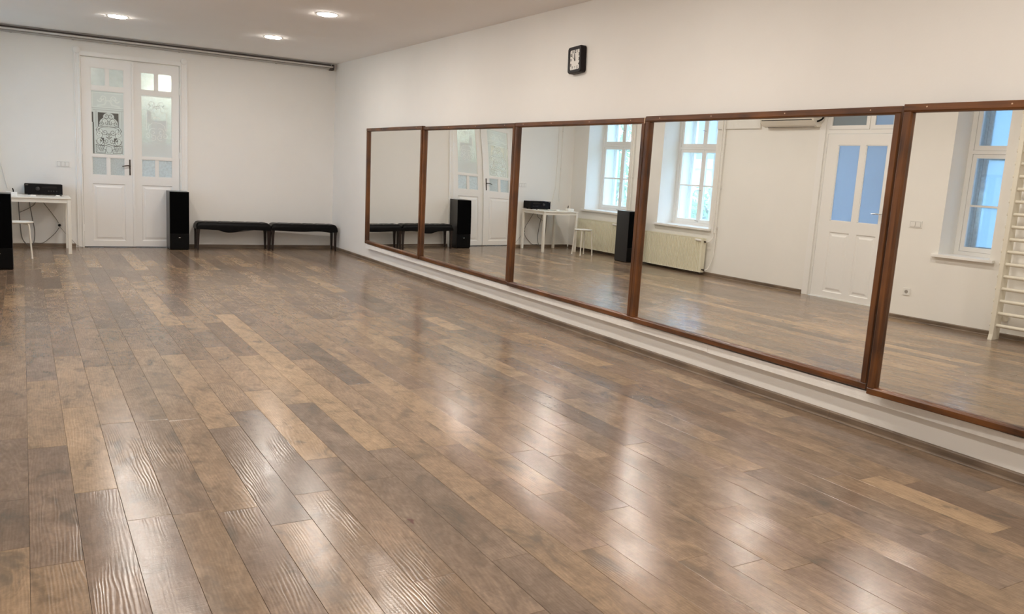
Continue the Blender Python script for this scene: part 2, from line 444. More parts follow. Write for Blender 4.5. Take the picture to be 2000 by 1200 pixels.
def plank_attrs(me, tones, seeds, nf):
    ta = me.attributes.new('tone', 'FLOAT_COLOR', 'FACE'); sa = me.attributes.new('seed', 'FLOAT_VECTOR', 'FACE')
    tv, sv = [], []
    for t, s in zip(tones, seeds):
        for _ in range(nf): tv += [t[0] * .97, t[1] * .93, t[2] * .92, 1]; sv += s
    ta.data.foreach_set('color', tv); sa.data.foreach_set('vector', sv)
def seed(): return [rng.uniform(-50, 50), rng.uniform(-50, 50), rng.uniform(-9, 9)]
for p in planks[:300]:
    cx, cy = (p[0] + p[1]) / 2, (p[2] + p[3]) / 2
    bm = bmesh.new(); plank_bm(bm, p[0] - cx, p[1] - cx, p[2] - cy, p[3] - cy)
    o = obj('plank', bm, M['plank'], fl); o.location = (cx, cy, rng.uniform(-.0002, .0002))
    plank_attrs(o.data, [p[4]], [seed()], 9)
bm = bmesh.new(); tn = []; ss = []
for p in planks[300:]:
    plank_bm(bm, *p[:4]); tn.append(p[4]); ss.append(seed())
o = obj('plank_rest', bm, M['plank'], fl); o['kind'] = 'stuff'; plank_attrs(o.data, tn, ss, 9)
# a small rust coloured chip stain
bm = bmesh.new(); c = bm.verts.new((0, 0, .0012)); ring = []
for k in range(12):
    a = 2 * pi * k / 12; r = .011 * (1 + .35 * sin(3 * a + 1) + .2 * cos(5 * a)); ring.append(bm.verts.new((r * cos(a) * .8, r * sin(a) * 2.4, .0006)))
for k in range(12): bm.faces.new((c, ring[k], ring[(k + 1) % 12]))
o = obj('stain', bm, M['stain'], fl); o.location = (-3.049, 2.90, 0.0)

# skirting boards with a quarter-round bead
def skirting(name, segs, axis, wallpos, inward, label, gap=True, hh=.054):
    root = thing(name, label, 'skirting board', kind='structure')
    m = M['base'] if axis == 1 else M['basex']
    s = inward
    prof = [(0, 0.001), (0.014, 0.001), (0.014, hh - .008), (0.010, hh - .002), (0.006, hh), (0, hh)]
    bead = [(0.0145, 0.0008)] + [(0.0145 + .013 * cos(a), 0.0008 + .013 * sin(a)) for a in [radians(t) for t in (0, 22, 45, 68, 90)]]
    for a, b in segs:
        for nm, pr in (('skirting_board', prof), ('quarter_round', bead)):
            bm = bmesh.new()
            out = [(wallpos + s * x, z) for x, z in pr]
            if axis == 1: 
                A = [bm.verts.new((x, a + .0008, z)) for x, z in out]; B = [bm.verts.new((x, b - .0008, z)) for x, z in out]
            else:
                A = [bm.verts.new((a + .0008, x, z)) for x, z in out]; B = [bm.verts.new((b - .0008, x, z)) for x, z in out]
            n = len(A); bm.faces.new(A[::-1]); bm.faces.new(B)
            for k in range(n): bm.faces.new((A[k], A[(k + 1) % n], B[(k + 1) % n], B[k]))
            bmesh.ops.recalc_face_normals(bm, faces=bm.faces[:])
            obj(nm, bm, m, root)
    return root
skirting('baseboard_right', [(YB, 0.9), (0.9, 3.30), (3.30, 5.70), (5.70, 8.10), (8.10, 10.5), (10.5, YF - .03)], 1, 0.0, -1, 'brown wood-look skirting along the foot of the mirror wall')
skirting('baseboard_back', [(XL + .03, -3.745), (-2.235, -.03)], 0, YF, -1, 'brown skirting along the end wall either side of the double door')
skirting('baseboard_left', [(YB, 2.0), (2.0, 4.2), (4.2, 6.38), (7.60, 9.6), (9.6, 12.0), (12.0, YF - .03)], 1, XL, 1, 'brown skirting under the radiators and windows')

# white batten under the mirrors
lt = thing('trim_1', 'white painted batten running under the whole row of mirrors', 'trim', kind='structure')
for a, b, dz in ((1.3, 4.376, 0.0), (4.378, 11.52, .004)):
    obj('batten', bx((-.055, a, .193 + dz), (-.0005, b, .255 + dz * .3)), M['ledge'], lt, bevel=.002)
obj('packing_strip', bx((-.075, 2.02, .250), (-.03, 2.93, .2545)), M['ledge'], lt)
obj('packing_strip', bx((-.066, 2.98, .246), (-.0556, 3.02, .2555)), M['ledge'], lt)

# ------------------------------------------------------------------ downlights
for i, (x, y) in enumerate(LAMPS):
    names = {0: 'round recessed downlight nearest the end wall, on the mirror side', 1: 'round recessed downlight at the far left above the double door',
             2: 'round recessed downlight nearest the camera in the ceiling above the benches'}
    t = thing('ceiling_downlight', names.get(i, 'round recessed downlight beyond the picture, further along the same ceiling'), 'ceiling light', (x, y, H), group=None if i < 3 else 'downlights further along the ceiling')
    bm = bmesh.new(); lathe(bm, [(.101, 0.0), (.116, 0.0), (.116, -.003), (.110, -.006), (.103, -.005), (.101, -.003)], seg=36)
    # open ring: drop the two caps
    bmesh.ops.delete(bm, geom=[f for f in bm.faces if len(f.verts) > 4], context='FACES_ONLY')
    obj('bezel', bm, M['plastic'], t, smooth=True)
    bm = bmesh.new(); lathe(bm, [(.100, -.0005), (.099, -.009), (.090, -.013), (.06, -.0145)], seg=36)
    obj('diffuser', bm, M['lamp'], t, smooth=True)

# ------------------------------------------------------------------ wall mirrors
def warp2(h, u):
    return 0.0
def make_mirror(i, yc, cx, tilt, pitch, h0, h1, z0, z1, label, warp=None):
    n = Vector((-cos(tilt) * cos(pitch), sin(tilt) * cos(pitch), sin(pitch)))
    hv = Vector((sin(tilt), cos(tilt), 0)); uv = hv.cross(n) * 1.0
    if uv.z < 0: uv = -uv
    t = bpy.data.objects.new('wall_mirror', None); COL.objects.link(t); t.empty_display_size = .1
    t['label'] = label; t['category'] = 'mirror'; t['group'] = 'framed mirrors along the right wall'
    hc = (h0 + h1) / 2
    # local frame: x = along wall (+Y side), y = out of the wall, z = up
    X = hv; Y = n; Z = uv
    org = Vector((cx, yc, 1.1)) + hv * hc
    if X.cross(Y).dot(Z) < 0:
        X = -X
    t.matrix_world = Matrix(((X.x, Y.x, Z.x, org.x), (X.y, Y.y, Z.y, org.y), (X.z, Y.z, Z.z, org.z), (0, 0, 0, 1)))
    W = (h1 - h0) / 2 - .0015; zb, zt = z0 - 1.1, z1 - 1.1; fwid = .046
    sgn = 1 if X.dot(hv) > 0 else -1
    prof = [(0, -.018), (0, .026), (.004, .030), (fwid - .012, .030), (fwid - .004, .024), (fwid, .012), (fwid, -.018)]
    def rail(z, s, name):      # horizontal rail, s=+1 grows upward from z
        bm = bmesh.new()
        pts = [(y, z + s * a) for a, y in prof]
        A = [bm.verts.new((-W + (0), y, zz)) for y, zz in pts]; B = [bm.verts.new((W, y, zz)) for y, zz in pts]
        m_ = len(A); bm.faces.new(A); bm.faces.new(B[::-1])
        for k in range(m_): bm.faces.new((A[k], A[(k + 1) % m_], B[(k + 1) % m_], B[k]))
        bmesh.ops.recalc_face_normals(bm, faces=bm.faces[:]); return obj(name, bm, M['frameh'], t)
    rail(zt, -1, 'top_rail'); rail(zb, 1, 'bottom_rail')
    for s in (-1, 1):
        bm = bmesh.new()
        pts = [(s * (W - a), y + (.0006 if y > 0 else 0)) for a, y in prof]
        A = [bm.verts.new((x, y, zb + fwid * .9)) for x, y in pts]; B = [bm.verts.new((x, y, zt - fwid * .9)) for x, y in pts]
        m_ = len(A); bm.faces.new(A); bm.faces.new(B[::-1])
        for k in range(m_): bm.faces.new((A[k], A[(k + 1) % m_], B[(k + 1) % m_], B[k]))
        bmesh.ops.recalc_face_normals(bm, faces=bm.faces[:]); obj('stile', bm, M['frame'], t)
    # silvered glass as a fine grid so that it can be slightly bowed
    bm = bmesh.new(); nx, nz = (60, 60) if warp else (1, 1)
    gx, gz0, gz1 = W - fwid + .006, zb + fwid - .006, zt - fwid + .006
    V = [[bm.verts.new((-gx + 2 * gx * a / nx, (warp(sgn * (-gx + 2 * gx * a / nx) / gx, c / nz) if warp else 0.0), gz0 + (gz1 - gz0) * c / nz)) for c in range(nz + 1)] for a in range(nx + 1)]
    for a in range(nx):
        for c in range(nz):
            bm.faces.new((V[a][c], V[a + 1][c], V[a + 1][c + 1], V[a][c + 1]))
    bmesh.ops.recalc_face_normals(bm, faces=bm.faces[:])
    g = obj('mirror_glass', bm, M['mirror'], t, smooth='all'); g['label'] = 'silvered glass'
    obj('backing_board', bx((-gx, -.0178, gz0), (gx, -.0172 if warp else -.009, gz1)), M['darkwood'], t)
    for fx in (-.82, -.25, .35, .85):
        bm = bmesh.new(); lathe(bm, [(.0045, .029), (.0045, .0315), (.002, .0325)], (fx * W, 0, zt - .018), 10, axis=1)
        obj('screw', bm, M['screw'], t, smooth=True)
    return t
WARP = -.012
def w2(h, v):
    # the second mirror is not quite flat: its upper edge near the third mirror bows
    x = 0.25 - h; f = x + .12 * math.log(1 + math.exp(-x / .12)) if x > -2 else 0.0     # softplus: 0 towards the end wall
    g = max(0.0, v - .35) / .65; g = g * g
    return WARP * f * g
make_mirror(0, 10.6, -.05, .014, -.014, -1.044, .964, .264, 1.922, 'far narrowest-looking framed mirror, nearest the end wall, reflecting bench ends')
make_mirror(1, 8.5, -.05, -.0033, -.010, -1.170, 1.080, .264, 1.912, 'second framed mirror from the end wall, reflecting the speaker and door', warp=w2)
make_mirror(2, 6.35, -.05, -.009, -.0045, -1.056, .958, .262, 1.914, 'third framed mirror, reflecting the white table, stool and first window')
make_mirror(3, 4.17, -.05, -.008, -.001, -1.140, 1.100, .266, 1.922, 'fourth framed mirror, below and beyond the clock, reflecting radiator and white door')
make_mirror(4, 2.15, -.075, -.045, .002, -.95, .823, .264, 1.922, 'nearest framed mirror cut by the frame edge, reflecting the wall bars')
# small metal clip between the third and fourth frame
o = obj('hinge_clip', bx((-.086, 5.279, 1.868), (-.081, 5.291, 1.912)), M['screw']); tag(o, 'small brass clip joining two mirror frames at the top, below the clock', 'clip')

# ------------------------------------------------------------------ wall clock
ck = thing('wall_clock', 'black rounded-square wall clock with white dial above the mirrors', 'clock', (-.0, 6.382, 2.454))
ck.rotation_euler = (radians(-3), 0, 0)
bm = bmesh.new(); prism(bm, rrect(-.105, -.118, .105, .118, .025), -.050, -.001, 0)
obj('case', bm, M['clockcase'], ck, bevel=.003)
bm = bmesh.new(); out = rrect(-.104, -.117, .104, .117, .024); inn = rrect(-.078, -.088, .078, .088, .014)
A = [bm.verts.new((-.0505, a, b)) for a, b in out]; B = [bm.verts.new((-.060, a * .96, b * .96)) for a, b in out]; Cc = [bm.verts.new((-.060, a, b)) for a, b in inn]; D = [bm.verts.new((-.0515, a * .98, b * .98)) for a, b in inn]
for P, Q in ((A, B), (B, Cc), (Cc, D)):
    for k in range(len(P)): bm.faces.new((P[k], P[(k + 1) % len(P)], Q[(k + 1) % len(P)], Q[k]))
bmesh.ops.recalc_face_normals(bm, faces=bm.faces[:])
obj('bezel', bm, M['clockcase'], ck, smooth=True)
bm = bmesh.new(); prism(bm, rrect(-.0785, -.0885, .0785, .0885, .013), -.0522, -.0505, 0)
dial = obj('dial', bm, M['clockface'], ck)
def numeral(txt, y, z, size=.033):
    cu = bpy.data.curves.new('numeral', 'FONT'); cu.body = txt; cu.size = size; cu.align_x = 'CENTER'; cu.align_y = 'CENTER'; cu.extrude = .0002; cu.offset = .0013
    cu.materials.append(M['ink'])
    to = bpy.data.objects.new('numeral', cu); COL.objects.link(to)
    dg = bpy.context.evaluated_depsgraph_get(); me = bpy.data.meshes.new_from_object(to.evaluated_get(dg)); me.name = 'numeral'
    bpy.data.objects.remove(to)
    if not me.materials: me.materials.append(M['ink'])
    o = bpy.data.objects.new('numeral', me); COL.objects.link(o); o.parent = dial
    # text faces the room: its x runs towards -Y, its y is up
    o.matrix_local = Matrix(((0, 0, -1, -.0528), (-1, 0, 0, y), (0, 1, 0, z), (0, 0, 0, 1)))
pos = {12: (0, .070), 1: (-.036, .070), 2: (-.062, .042), 3: (-.062, 0), 4: (-.062, -.042), 5: (-.038, -.070), 6: (0, -.070), 7: (.038, -.070), 8: (.062, -.042), 9: (.062, 0), 10: (.060, .042), 11: (.034, .070)}
for k, (y, z) in pos.items(): numeral(str(k), y, z)
def hand(name, ang, ln, wd, x):
    bm = bmesh.new(); d = Vector((0, -sin(ang), cos(ang))); s = Vector((0, cos(ang), sin(ang)))
    p = [d * -.012 + s * wd * .6, d * -.012 - s * wd * .6, d * ln - s * wd * .35, d * ln + s * wd * .35]
    A = [bm.verts.new((x, q.y, q.z)) for q in p]; B = [bm.verts.new((x - .0008, q.y, q.z)) for q in p]
    bm.faces.new(A); bm.faces.new(B[::-1])
    for k in range(4): bm.faces.new((A[k], A[(k + 1) % 4], B[(k + 1) % 4], B[k]))
    bmesh.ops.recalc_face_normals(bm, faces=bm.faces[:]); obj(name, bm, M['ink'], ck)
hand('minute_hand', radians(-5), .056, .012, -.0545); hand('hour_hand', radians(-6), .040, .013, -.0538); hand('second_hand', radians(-52), .062, .0035, -.0555)
bm = bmesh.new(); lathe(bm, [(.006, -.0535), (.006, -.0575), (.003, -.058)], (0, 0, 0), 14, axis=0); obj('hand_hub', bm, M['ink'], ck)

# ------------------------------------------------------------------ double door in the end wall
def raised_panel(x0, x1, z0, z1, face, out, axis=1, flip=1):
    """recessed field with a raised centre, as one mesh. face = plane coordinate, out = direction to the room"""
    bm = bmesh.new()
    def P(u, v, d):
        return (u, face + out * d, v) if axis == 1 else (face + out * d, u, v)
    loops = [((0, 0.0)), (.012, -.010), (.030, -.010), (.055, -.001), (.060, -.001)]
    R = []
    for ins, d in loops:
        R.append([bm.verts.new(P(u, v, d)) for u, v in ((x0 + ins, z0 + ins), (x1 - ins, z0 + ins), (x1 - ins, z1 - ins), (x0 + ins, z1 - ins))])
    for a, b in zip(R, R[1:]):
        for k in range(4): bm.faces.new((a[k], a[(k + 1) % 4], b[(k + 1) % 4], b[k]))
    bm.faces.new(R[-1])
    bmesh.ops.recalc_face_normals(bm, faces=bm.faces[:])
    return bm
def leaf_cells(bm, us, vs, holes, mk): wall_cells(bm, us, vs, holes, mk)
def rounded_pane_frame(x0, x1, z0, z1, y0, y1, r=.03):
    """spandrels that round the corners of a small pane"""
    bm = bmesh.new()
    for cx, cz, sx, sz in ((x0, z0, 1, 1), (x1, z0, -1, 1), (x1, z1, -1, -1), (x0, z1, 1, -1)):
        pts = [(cx, cz), (cx + sx * r, cz)] + [(cx + sx * (r - r * sin(radians(a))), cz + sz * (r - r * cos(radians(a)))) for a in (22, 45, 68)] + [(cx, cz + sz * r)]
        A = [bm.verts.new((x, y0, z)) for x, z in pts]; B = [bm.verts.new((x, y1, z)) for x, z in pts]
        n = len(A); bm.faces.new(A); bm.faces.new(B[::-1])
        for k in range(n): bm.faces.new((A[k], A[(k + 1) % n], B[(k + 1) % n], B[k]))
    bmesh.ops.recalc_face_normals(bm, faces=bm.faces[:]); return bm

d1 = thing('door_1', 'tall white double door with etched glass panes in the end wall', 'door', (0, 0, 0), kind='structure')
def door_leaf(root, x0, x1, gx0, gx1, gm, yf, glass, label):
    # front face at yf (room side), 4 cm thick
    z0, z1 = .012, 2.645
    g = [(gx0, gm[0], 2.275, 2.525), (gm[1], gx1, 2.275, 2.525), (gx0, gx1, 1.325, 2.215), (gx0, gm[0], 1.035, 1.29), (gm[1], gx1, 1.035, 1.29), (gx0 + .0, gx1, .095, .915)]
    us = sorted({x0, x1, gx0, gx1, gm[0], gm[1]}); vs = sorted({z0, z1} | {h[2] for h in g} | {h[3] for h in g})
    bm = bmesh.new(); leaf_cells(bm, us, vs, g, lambda b, u0, u1, v0, v1: box(b, (u0, yf, v0), (u1, yf + .04, v1)))
    lf = obj('leaf', bm, M['gloss_white'], root); lf['label'] = label
    obj('raised_panel', raised_panel(gx0, gx1, .095, .915, yf, -1), M['gloss_white'], lf)
    obj('panel_back', bx((gx0, yf + .02, .095), (gx1, yf + .03, .915)), M['gloss_white'], lf)
    for i, h in enumerate(g[:5]):
        skip_pane = (i == 2 and glass[2] is None)
        # glazing bead
        bm = bmesh.new()
        for a, b in (((h[0], yf + .004, h[2]), (h[0] + .008, yf + .014, h[3])), ((h[1] - .008, yf + .004, h[2]), (h[1], yf + .014, h[3])), ((h[0], yf + .004, h[2]), (h[1], yf + .014, h[2] + .008)), ((h[0], yf + .004, h[3] - .008), (h[1], yf + .014, h[3]))): box(bm, a, b)
        obj('glazing_bead', bm, M['gloss_white'], lf)
        if i < 2: obj('corner_bead', rounded_pane_frame(h[0] + .004, h[1] - .004, h[2] + .004, h[3] - .004, yf + .003, yf + .014), M['gloss_white'], lf)
        if not skip_pane: obj('pane', bx((h[0] + .001, yf + .0145, h[2] + .001), (h[1] - .001, yf + .0185, h[3] - .001)), glass[i], lf)
    return lf
YD = YF + .028
leafL = door_leaf(d1, DX0 + .004, -2.975, -3.515, -3.09, (-3.325, -3.285), YD - .008, [M['frost'], M['frost'], None, M['pattern'], M['pattern']], 'left leaf with bronze lever')
leafR = door_leaf(d1, -2.965, DX1 - .004, -2.868, -2.448, (-2.680, -2.642), YD + .004, [M['frost_lit'], M['frost_lit'], M['frost_lit'], M['blueglint'], M['blueglint']], 'right leaf, fixed, with paler glass')
# astragal on the left leaf
obj('astragal', bx((-2.992, YD - .022, .012), (-2.962, YD - .0085, 2.645)), M['gloss_white'], d1, bevel=.002)
# lever handle
hd = obj('escutcheon', bx((-3.035, YD - .013, 1.05), (-3.017, YD - .0085, 1.275)), M['bronze'], leafL, bevel=.001)
bm = bmesh.new(); lathe(bm, [(.010, 0), (.010, -.035), (.008, -.04)], (-3.026, YD - .0135, 1.185), 14, axis=1)
tube(bm, spline([(-3.026, YD - .048, 1.185), (-3.055, YD - .05, 1.188), (-3.095, YD - .048, 1.182), (-3.13, YD - .044, 1.174)], 4), [.008] * 9 + [.0065] * 4, 8)
obj('lever', bm, M['bronze'], leafL, smooth=True)
for z in (.28, 1.37, 2.30):
    for xh, nm in ((DX0 + .001, leafL), (DX1 - .001, leafR)):
        bm = bmesh.new(); tube(bm, [(xh, YD - .018, z - .05), (xh, YD - .018, z + .05)], .006, 8); obj('hinge', bm, M['gloss_white'], d1, smooth=True)
# casing: pilasters with round bosses, header
for xa, xb, zt in ((-3.722, -3.645, 2.715), (-2.335, -2.24, 2.715)):
    bm = bmesh.new(); ww = xb - xa
    prof = [(xa, 0), (xa, -.016), (xa + .010, -.020), (xa + .020, -.013), (xa + ww * .45, -.016), (xa + ww * .5, -.012), (xb - .018, -.016), (xb - .008, -.024), (xb, -.022), (xb, 0)]
    prism(bm, [(x, YF + y) for x, y in prof], 0.002, zt, 2)
    obj('casing', bm, M['gloss_white'], d1)
    bm = bmesh.new(); lathe(bm, [(.046, -.0005), (.046, -.026), (.040, -.031), (.020, -.033), (.004, -.036)], ((xa + xb) / 2, YF, zt + .018), 28, axis=1); obj('corner_boss', bm, M['gloss_white'], d1, smooth=True)
bm = bmesh.new()
for i in range(12):
    x0 = -3.645 + (1.31) * i / 12; x1 = -3.645 + 1.31 * (i + 1) / 12
    box(bm, (x0, YF - .020, 2.668), (x1, YF - .0005, 2.722))
obj('header', bm, M['gloss_white'], d1)
obj('threshold', bx((DX0, YF + .001, 0.0), (DX1, YF + .12, .008)), M['darkwood'], d1)
bm = bmesh.new()
box(bm, (DX0 - .01, YF + .07, 0.0), (DX0 + .003, YF + .19, DZ)); box(bm, (DX1 - .003, YF + .07, 0.0), (DX1 + .01, YF + .19, DZ)); box(bm, (DX0, YF + .07, 2.648), (DX1, YF + .19, DZ + .01))
obj('jamb', bm, M['gloss_white'], d1)

# etched decoration on the tall panes
def ribbon(bm, pts, wd, y, th=.0008):
    """flat raised line in the XZ plane"""
    P = [Vector((p[0], 0, p[1])) for p in pts]; L = []; R = []
    for i, p in enumerate(P):
        d = (P[min(i + 1, len(P) - 1)] - P[max(i - 1, 0)]).normalized(); s = Vector((-d.z, 0, d.x)) * wd / 2
        L.append(bm.verts.new((p.x + s.x, y, p.z + s.z))); R.append(bm.verts.new((p.x - s.x, y, p.z - s.z)))
    for i in range(len(P) - 1): bm.faces.new((L[i], L[i + 1], R[i + 1], R[i]))
def scroll(cx, cz, r, turns, a0, sx=1, sz=1, n=22):
    out = []
    for k in range(n + 1):
        t = k / n; a = a0 + turns * 2 * pi * t; rr = r * (1 - .82 * t); out.append((cx + sx * rr * cos(a), cz + sz * rr * sin(a)))
    return out
def discs(bm, cs, y, seg=20):
    for cx, cz, r, rz in cs:
        bm.faces.new([bm.verts.new((cx + r * cos(2 * pi * k / seg), y, cz + rz * sin(2 * pi * k / seg))) for k in range(seg)])
def rect(bm, x0, z0, x1, z1, y): bm.faces.new([bm.verts.new(q) for q in ((x0, y, z0), (x1, y, z0), (x1, y, z1), (x0, y, z1))])
YP = YD - .008 + .0142   # just in front of the left panes
XO = lambda px: -3.515 + (px - 50) / 490 * .425
ZO = lambda py: 2.205 - (py + 172) / 945 * .885
import numpy as np
def etched_pane(x0, x1, z0, z1, y, parent, m, nx=132, nz=276):
    """frosted pane whose frosting is cut clear along an ornament; mask value 1 = clear, negative = whiter frost"""
    U = np.linspace(x0, x1, nx + 1)[:, None] * np.ones((1, nz + 1)); Vv = np.ones((nx + 1, 1)) * np.linspace(z0, z1, nz + 1)[None, :]
    mask = np.full(U.shape, .04)
    def put(cond, val): mask[cond] = val
    def rc(a, b, c, d, val): put((U > XO(a)) & (U < XO(c)) & (Vv < ZO(b)) & (Vv > ZO(d)), val)
    def line(pts, wd, val):
        P = np.array(pts, float)
        for (ax, az), (bx_, bz) in zip(P[:-1], P[1:]):
            dx, dz = bx_ - ax, bz - az; L2 = dx * dx + dz * dz + 1e-12
            t = np.clip(((U - ax) * dx + (Vv - az) * dz) / L2, 0, 1); d = np.hypot(U - ax - t * dx, Vv - az - t * dz)
            k = np.clip(1 - d / wd, 0, 1)
            mask[:] = np.where(k > 0, mask * (1 - k) + val * k, mask)
    def blob(a, b, r, rz, val): put(((U - XO(a)) / r) ** 2 + ((Vv - ZO(b)) / rz) ** 2 < 1, val)
    rc(60, 140, 84, 290, .95); rc(70, 290, 90, 760, .9); rc(84, 755, 485, 775, .9)
    rc(150, 138, 455, 345, .93)
    blob(308, 205, .072, .062, .12); blob(308, 290, .118, .082, .12); rc(165, 315, 445, 360, .12)
    for s_ in (1, -1):
        X = lambda u: XO(308 + s_ * u)
        def sc_(cu, cv, r, turns, a0, wd=.0055, val=.80): line([(X(cu + q[0]), ZO(cv + q[1])) for q in scroll(0, 0, r, turns, a0, n=16)], wd, val)
        def ln(pts, wd, val=.8): line([(X(a), ZO(b)) for a, b in pts], wd, val)
        put((np.abs(U - X(103)) < .024) & (Vv < ZO(515)) & (Vv > ZO(568)) & ((Vv - ZO(515)) < -.0), .92)
        sc_(30, 190, 42, 1.1, .5); sc_(62, 270, 52, 1.2, 2.5); sc_(20, 300, 34, 1.0, 4); sc_(105, 300, 34, 1.1, 1)
        sc_(128, 410, 70, 1.2, 4.2); sc_(60, 430, 46, 1.3, .3); sc_(150, 470, 60, 1.1, 2.0); sc_(45, 560, 48, 1.2, 5.5)
        sc_(145, 560, 78, 1.0, .9); sc_(90, 600, 52, 1.3, 3.3); sc_(160, 395, 30, 1.3, 0); sc_(20, 470, 40, .9, 1.2)
        for (u, v, r, t_, a_) in ((128, 410, 52, 1.2, 4.2), (145, 560, 62, 1.0, .9), (150, 470, 44, 1.1, 2.0), (62, 270, 38, 1.2, 2.5)): sc_(u, v, r, t_, a_, .006, -.8)
        ln([(8, 345), (80, 352), (140, 375), (165, 405)], .008); ln([(190, 555), (175, 600), (120, 632), (40, 625), (5, 610)], .009)
        ln([(192, 620), (192, 735), (60, 742), (50, 690), (90, 680), (70, 640), (192, 622)], .007)
        for q in range(4):
            ln([(70 + q * 30, 640), (110 + q * 22, 720)], .004); ln([(185 - q * 26, 645), (120 - q * 14, 720)], .004)
        sc_(80, -70, 48, 1.2, 2.2, .008, -.9); sc_(120, -50, 40, .8, .2, .009, -.9)
    line([(XO(a), ZO(b)) for a, b in ((268, 650), (262, 700), (285, 740), (331, 740), (352, 700), (346, 650), (308, 640), (268, 650))], .006, .7)
    line([(XO(270), ZO(500)), (XO(308), ZO(530)), (XO(346), ZO(500))], .009, .8)
    for a in (110, 122, 135, 470): line([(XO(a), ZO(120)), (XO(a), ZO(360))], .004, .45)
    line([(XO(500), ZO(110)), (XO(510), ZO(755))], .004, .4)
    line([(XO(85), ZO(105)), (XO(530), ZO(105))], .005, .5); line([(XO(60), ZO(75)), (XO(530), ZO(75))], .004, .4)
    line([(XO(75), ZO(60)), (XO(75), ZO(-150)), (XO(528), ZO(-150)), (XO(528), ZO(60)), (XO(75), ZO(60))], .006, -.8)
    line([(XO(150), ZO(40)), (XO(250), ZO(20)), (XO(280), ZO(-40)), (XO(330), ZO(-40)), (XO(360), ZO(20)), (XO(470), ZO(40))], .012, -.8)
    me = bpy.data.meshes.new('pane')
    co = np.stack([U, np.full(U.shape, y), Vv], -1).reshape(-1, 3)
    idx = np.arange((nx + 1) * (nz + 1)).reshape(nx + 1, nz + 1)
    fc = np.stack([idx[:-1, :-1], idx[1:, :-1], idx[1:, 1:], idx[:-1, 1:]], -1).reshape(-1, 4)
    me.from_pydata(co.tolist(), [], fc.tolist()); me.materials.append(m)
    a = me.attributes.new('cut', 'FLOAT', 'POINT'); a.data.foreach_set('value', mask.reshape(-1).astype('f'))
    o = bpy.data.objects.new('pane', me); COL.objects.link(o); o.parent = parent; o['label'] = 'etched frosted pane with a clear-cut ornament'
    return o
def etched_material():
    m = bpy.data.materials.new('etched_glass'); m.use_nodes = True; nt = m.node_tree; nt.nodes.clear(); N = nt.nodes; L = nt.links
    at = N.new('ShaderNodeAttribute'); at.attribute_name = 'cut'
    cl = N.new('ShaderNodeMath'); cl.operation = 'MAXIMUM'; cl.inputs[1].default_value = 0; L.new(at.outputs['Fac'], cl.inputs[0])
    mr = N.new('ShaderNodeMapRange'); mr.inputs['From Min'].default_value = -1; mr.inputs['From Max'].default_value = 0; mr.inputs['To Min'].default_value = 1; mr.inputs['To Max'].default_value = 0
    L.new(at.outputs['Fac'], mr.inputs['Value'])
    cm = N.new('ShaderNodeMix'); cm.data_type = 'RGBA'; cm.inputs['A'].default_value = (.72, .79, .785, 1); cm.inputs['B'].default_value = (.84, .90, .88, 1); L.new(mr.outputs[0], cm.inputs['Factor'])
    tr = N.new('ShaderNodeBsdfTranslucent'); df = N.new('ShaderNodeBsdfDiffuse'); tp = N.new('ShaderNodeBsdfTransparent'); gl = N.new('ShaderNodeBsdfGlossy'); gl.inputs['Roughness'].default_value = .05
    tp.inputs[0].default_value = (.93, .96, .95, 1)
    L.new(cm.outputs['Result'], tr.inputs[0]); L.new(cm.outputs['Result'], df.inputs[0])
    a = N.new('ShaderNodeMixShader'); a.inputs[0].default_value = .25; L.new(df.outputs[0], a.inputs[1]); L.new(tr.outputs[0], a.inputs[2])
    b = N.new('ShaderNodeMixShader'); L.new(cl.outputs[0], b.inputs[0]); L.new(a.outputs[0], b.inputs[1]); L.new(tp.outputs[0], b.inputs[2])
    c = N.new('ShaderNodeMixShader'); c.inputs[0].default_value = .05; L.new(b.outputs[0], c.inputs[1]); L.new(gl.outputs[0], c.inputs[2])
    o = N.new('ShaderNodeOutputMaterial'); L.new(c.outputs[0], o.inputs[0]); return m
etched_pane(-3.514, -3.091, 1.326, 2.214, YD - .008 + .016, leafL, etched_material())
# right leaf: fainter white ornament, grey band at its foot
YR = YD + .004 + .0142
XR = lambda px: -2.868 + (px - 800) / 450 * .42
ZR = lambda py: 2.215 - (py + 130) / 935 * .89
bm = bmesh.new(); bg_ = bmesh.new()
rect(bg_, XR(812), ZR(800), XR(1245), ZR(590), YR); rect(bg_, XR(890), ZR(280), XR(945), ZR(100), YR - .0003)
rect(bg_, XR(945), ZR(580), XR(1165), ZR(240), YR - .0001)
for s in (1, -1):
    X = lambda u: XR(1025 + s * u)
    def sc2(cu, cv, r, turns, a0, wd=.007): ribbon(bm, [(X(cu + q[0]), ZR(cv + q[1])) for q in scroll(0, 0, r, turns, a0)], wd, YR - .0008)
    sc2(75, 10, 60, 1.2, 2.2); sc2(120, 30, 45, 1, .2); sc2(60, 420, 60, 1.2, 4); sc2(50, 500, 50, 1.2, 1); sc2(120, 480, 50, 1.3, 3); sc2(20, 50, 34, 1.1, 2)
    ribbon(bm, [(X(5), ZR(185)), (X(50), ZR(215))], .012, YR - .0008); ribbon(bm, [(X(40), ZR(-10)), (X(60), ZR(110)), (X(140), ZR(125)), (X(150), ZR(400))], .009, YR - .0008)
    ribbon(bm, [(X(0), ZR(280)), (X(60), ZR(285)), (X(110), ZR(320)), (X(130), ZR(390))], .008, YR - .0008)
ribbon(bm, [(XR(805), ZR(-110)), (XR(1250), ZR(-110))], .012, YR - .0008)
obj('etched_field', bg_, M['etchgrey'], leafR); obj('etched_ornament', bm, M['etchwhite'], leafR)

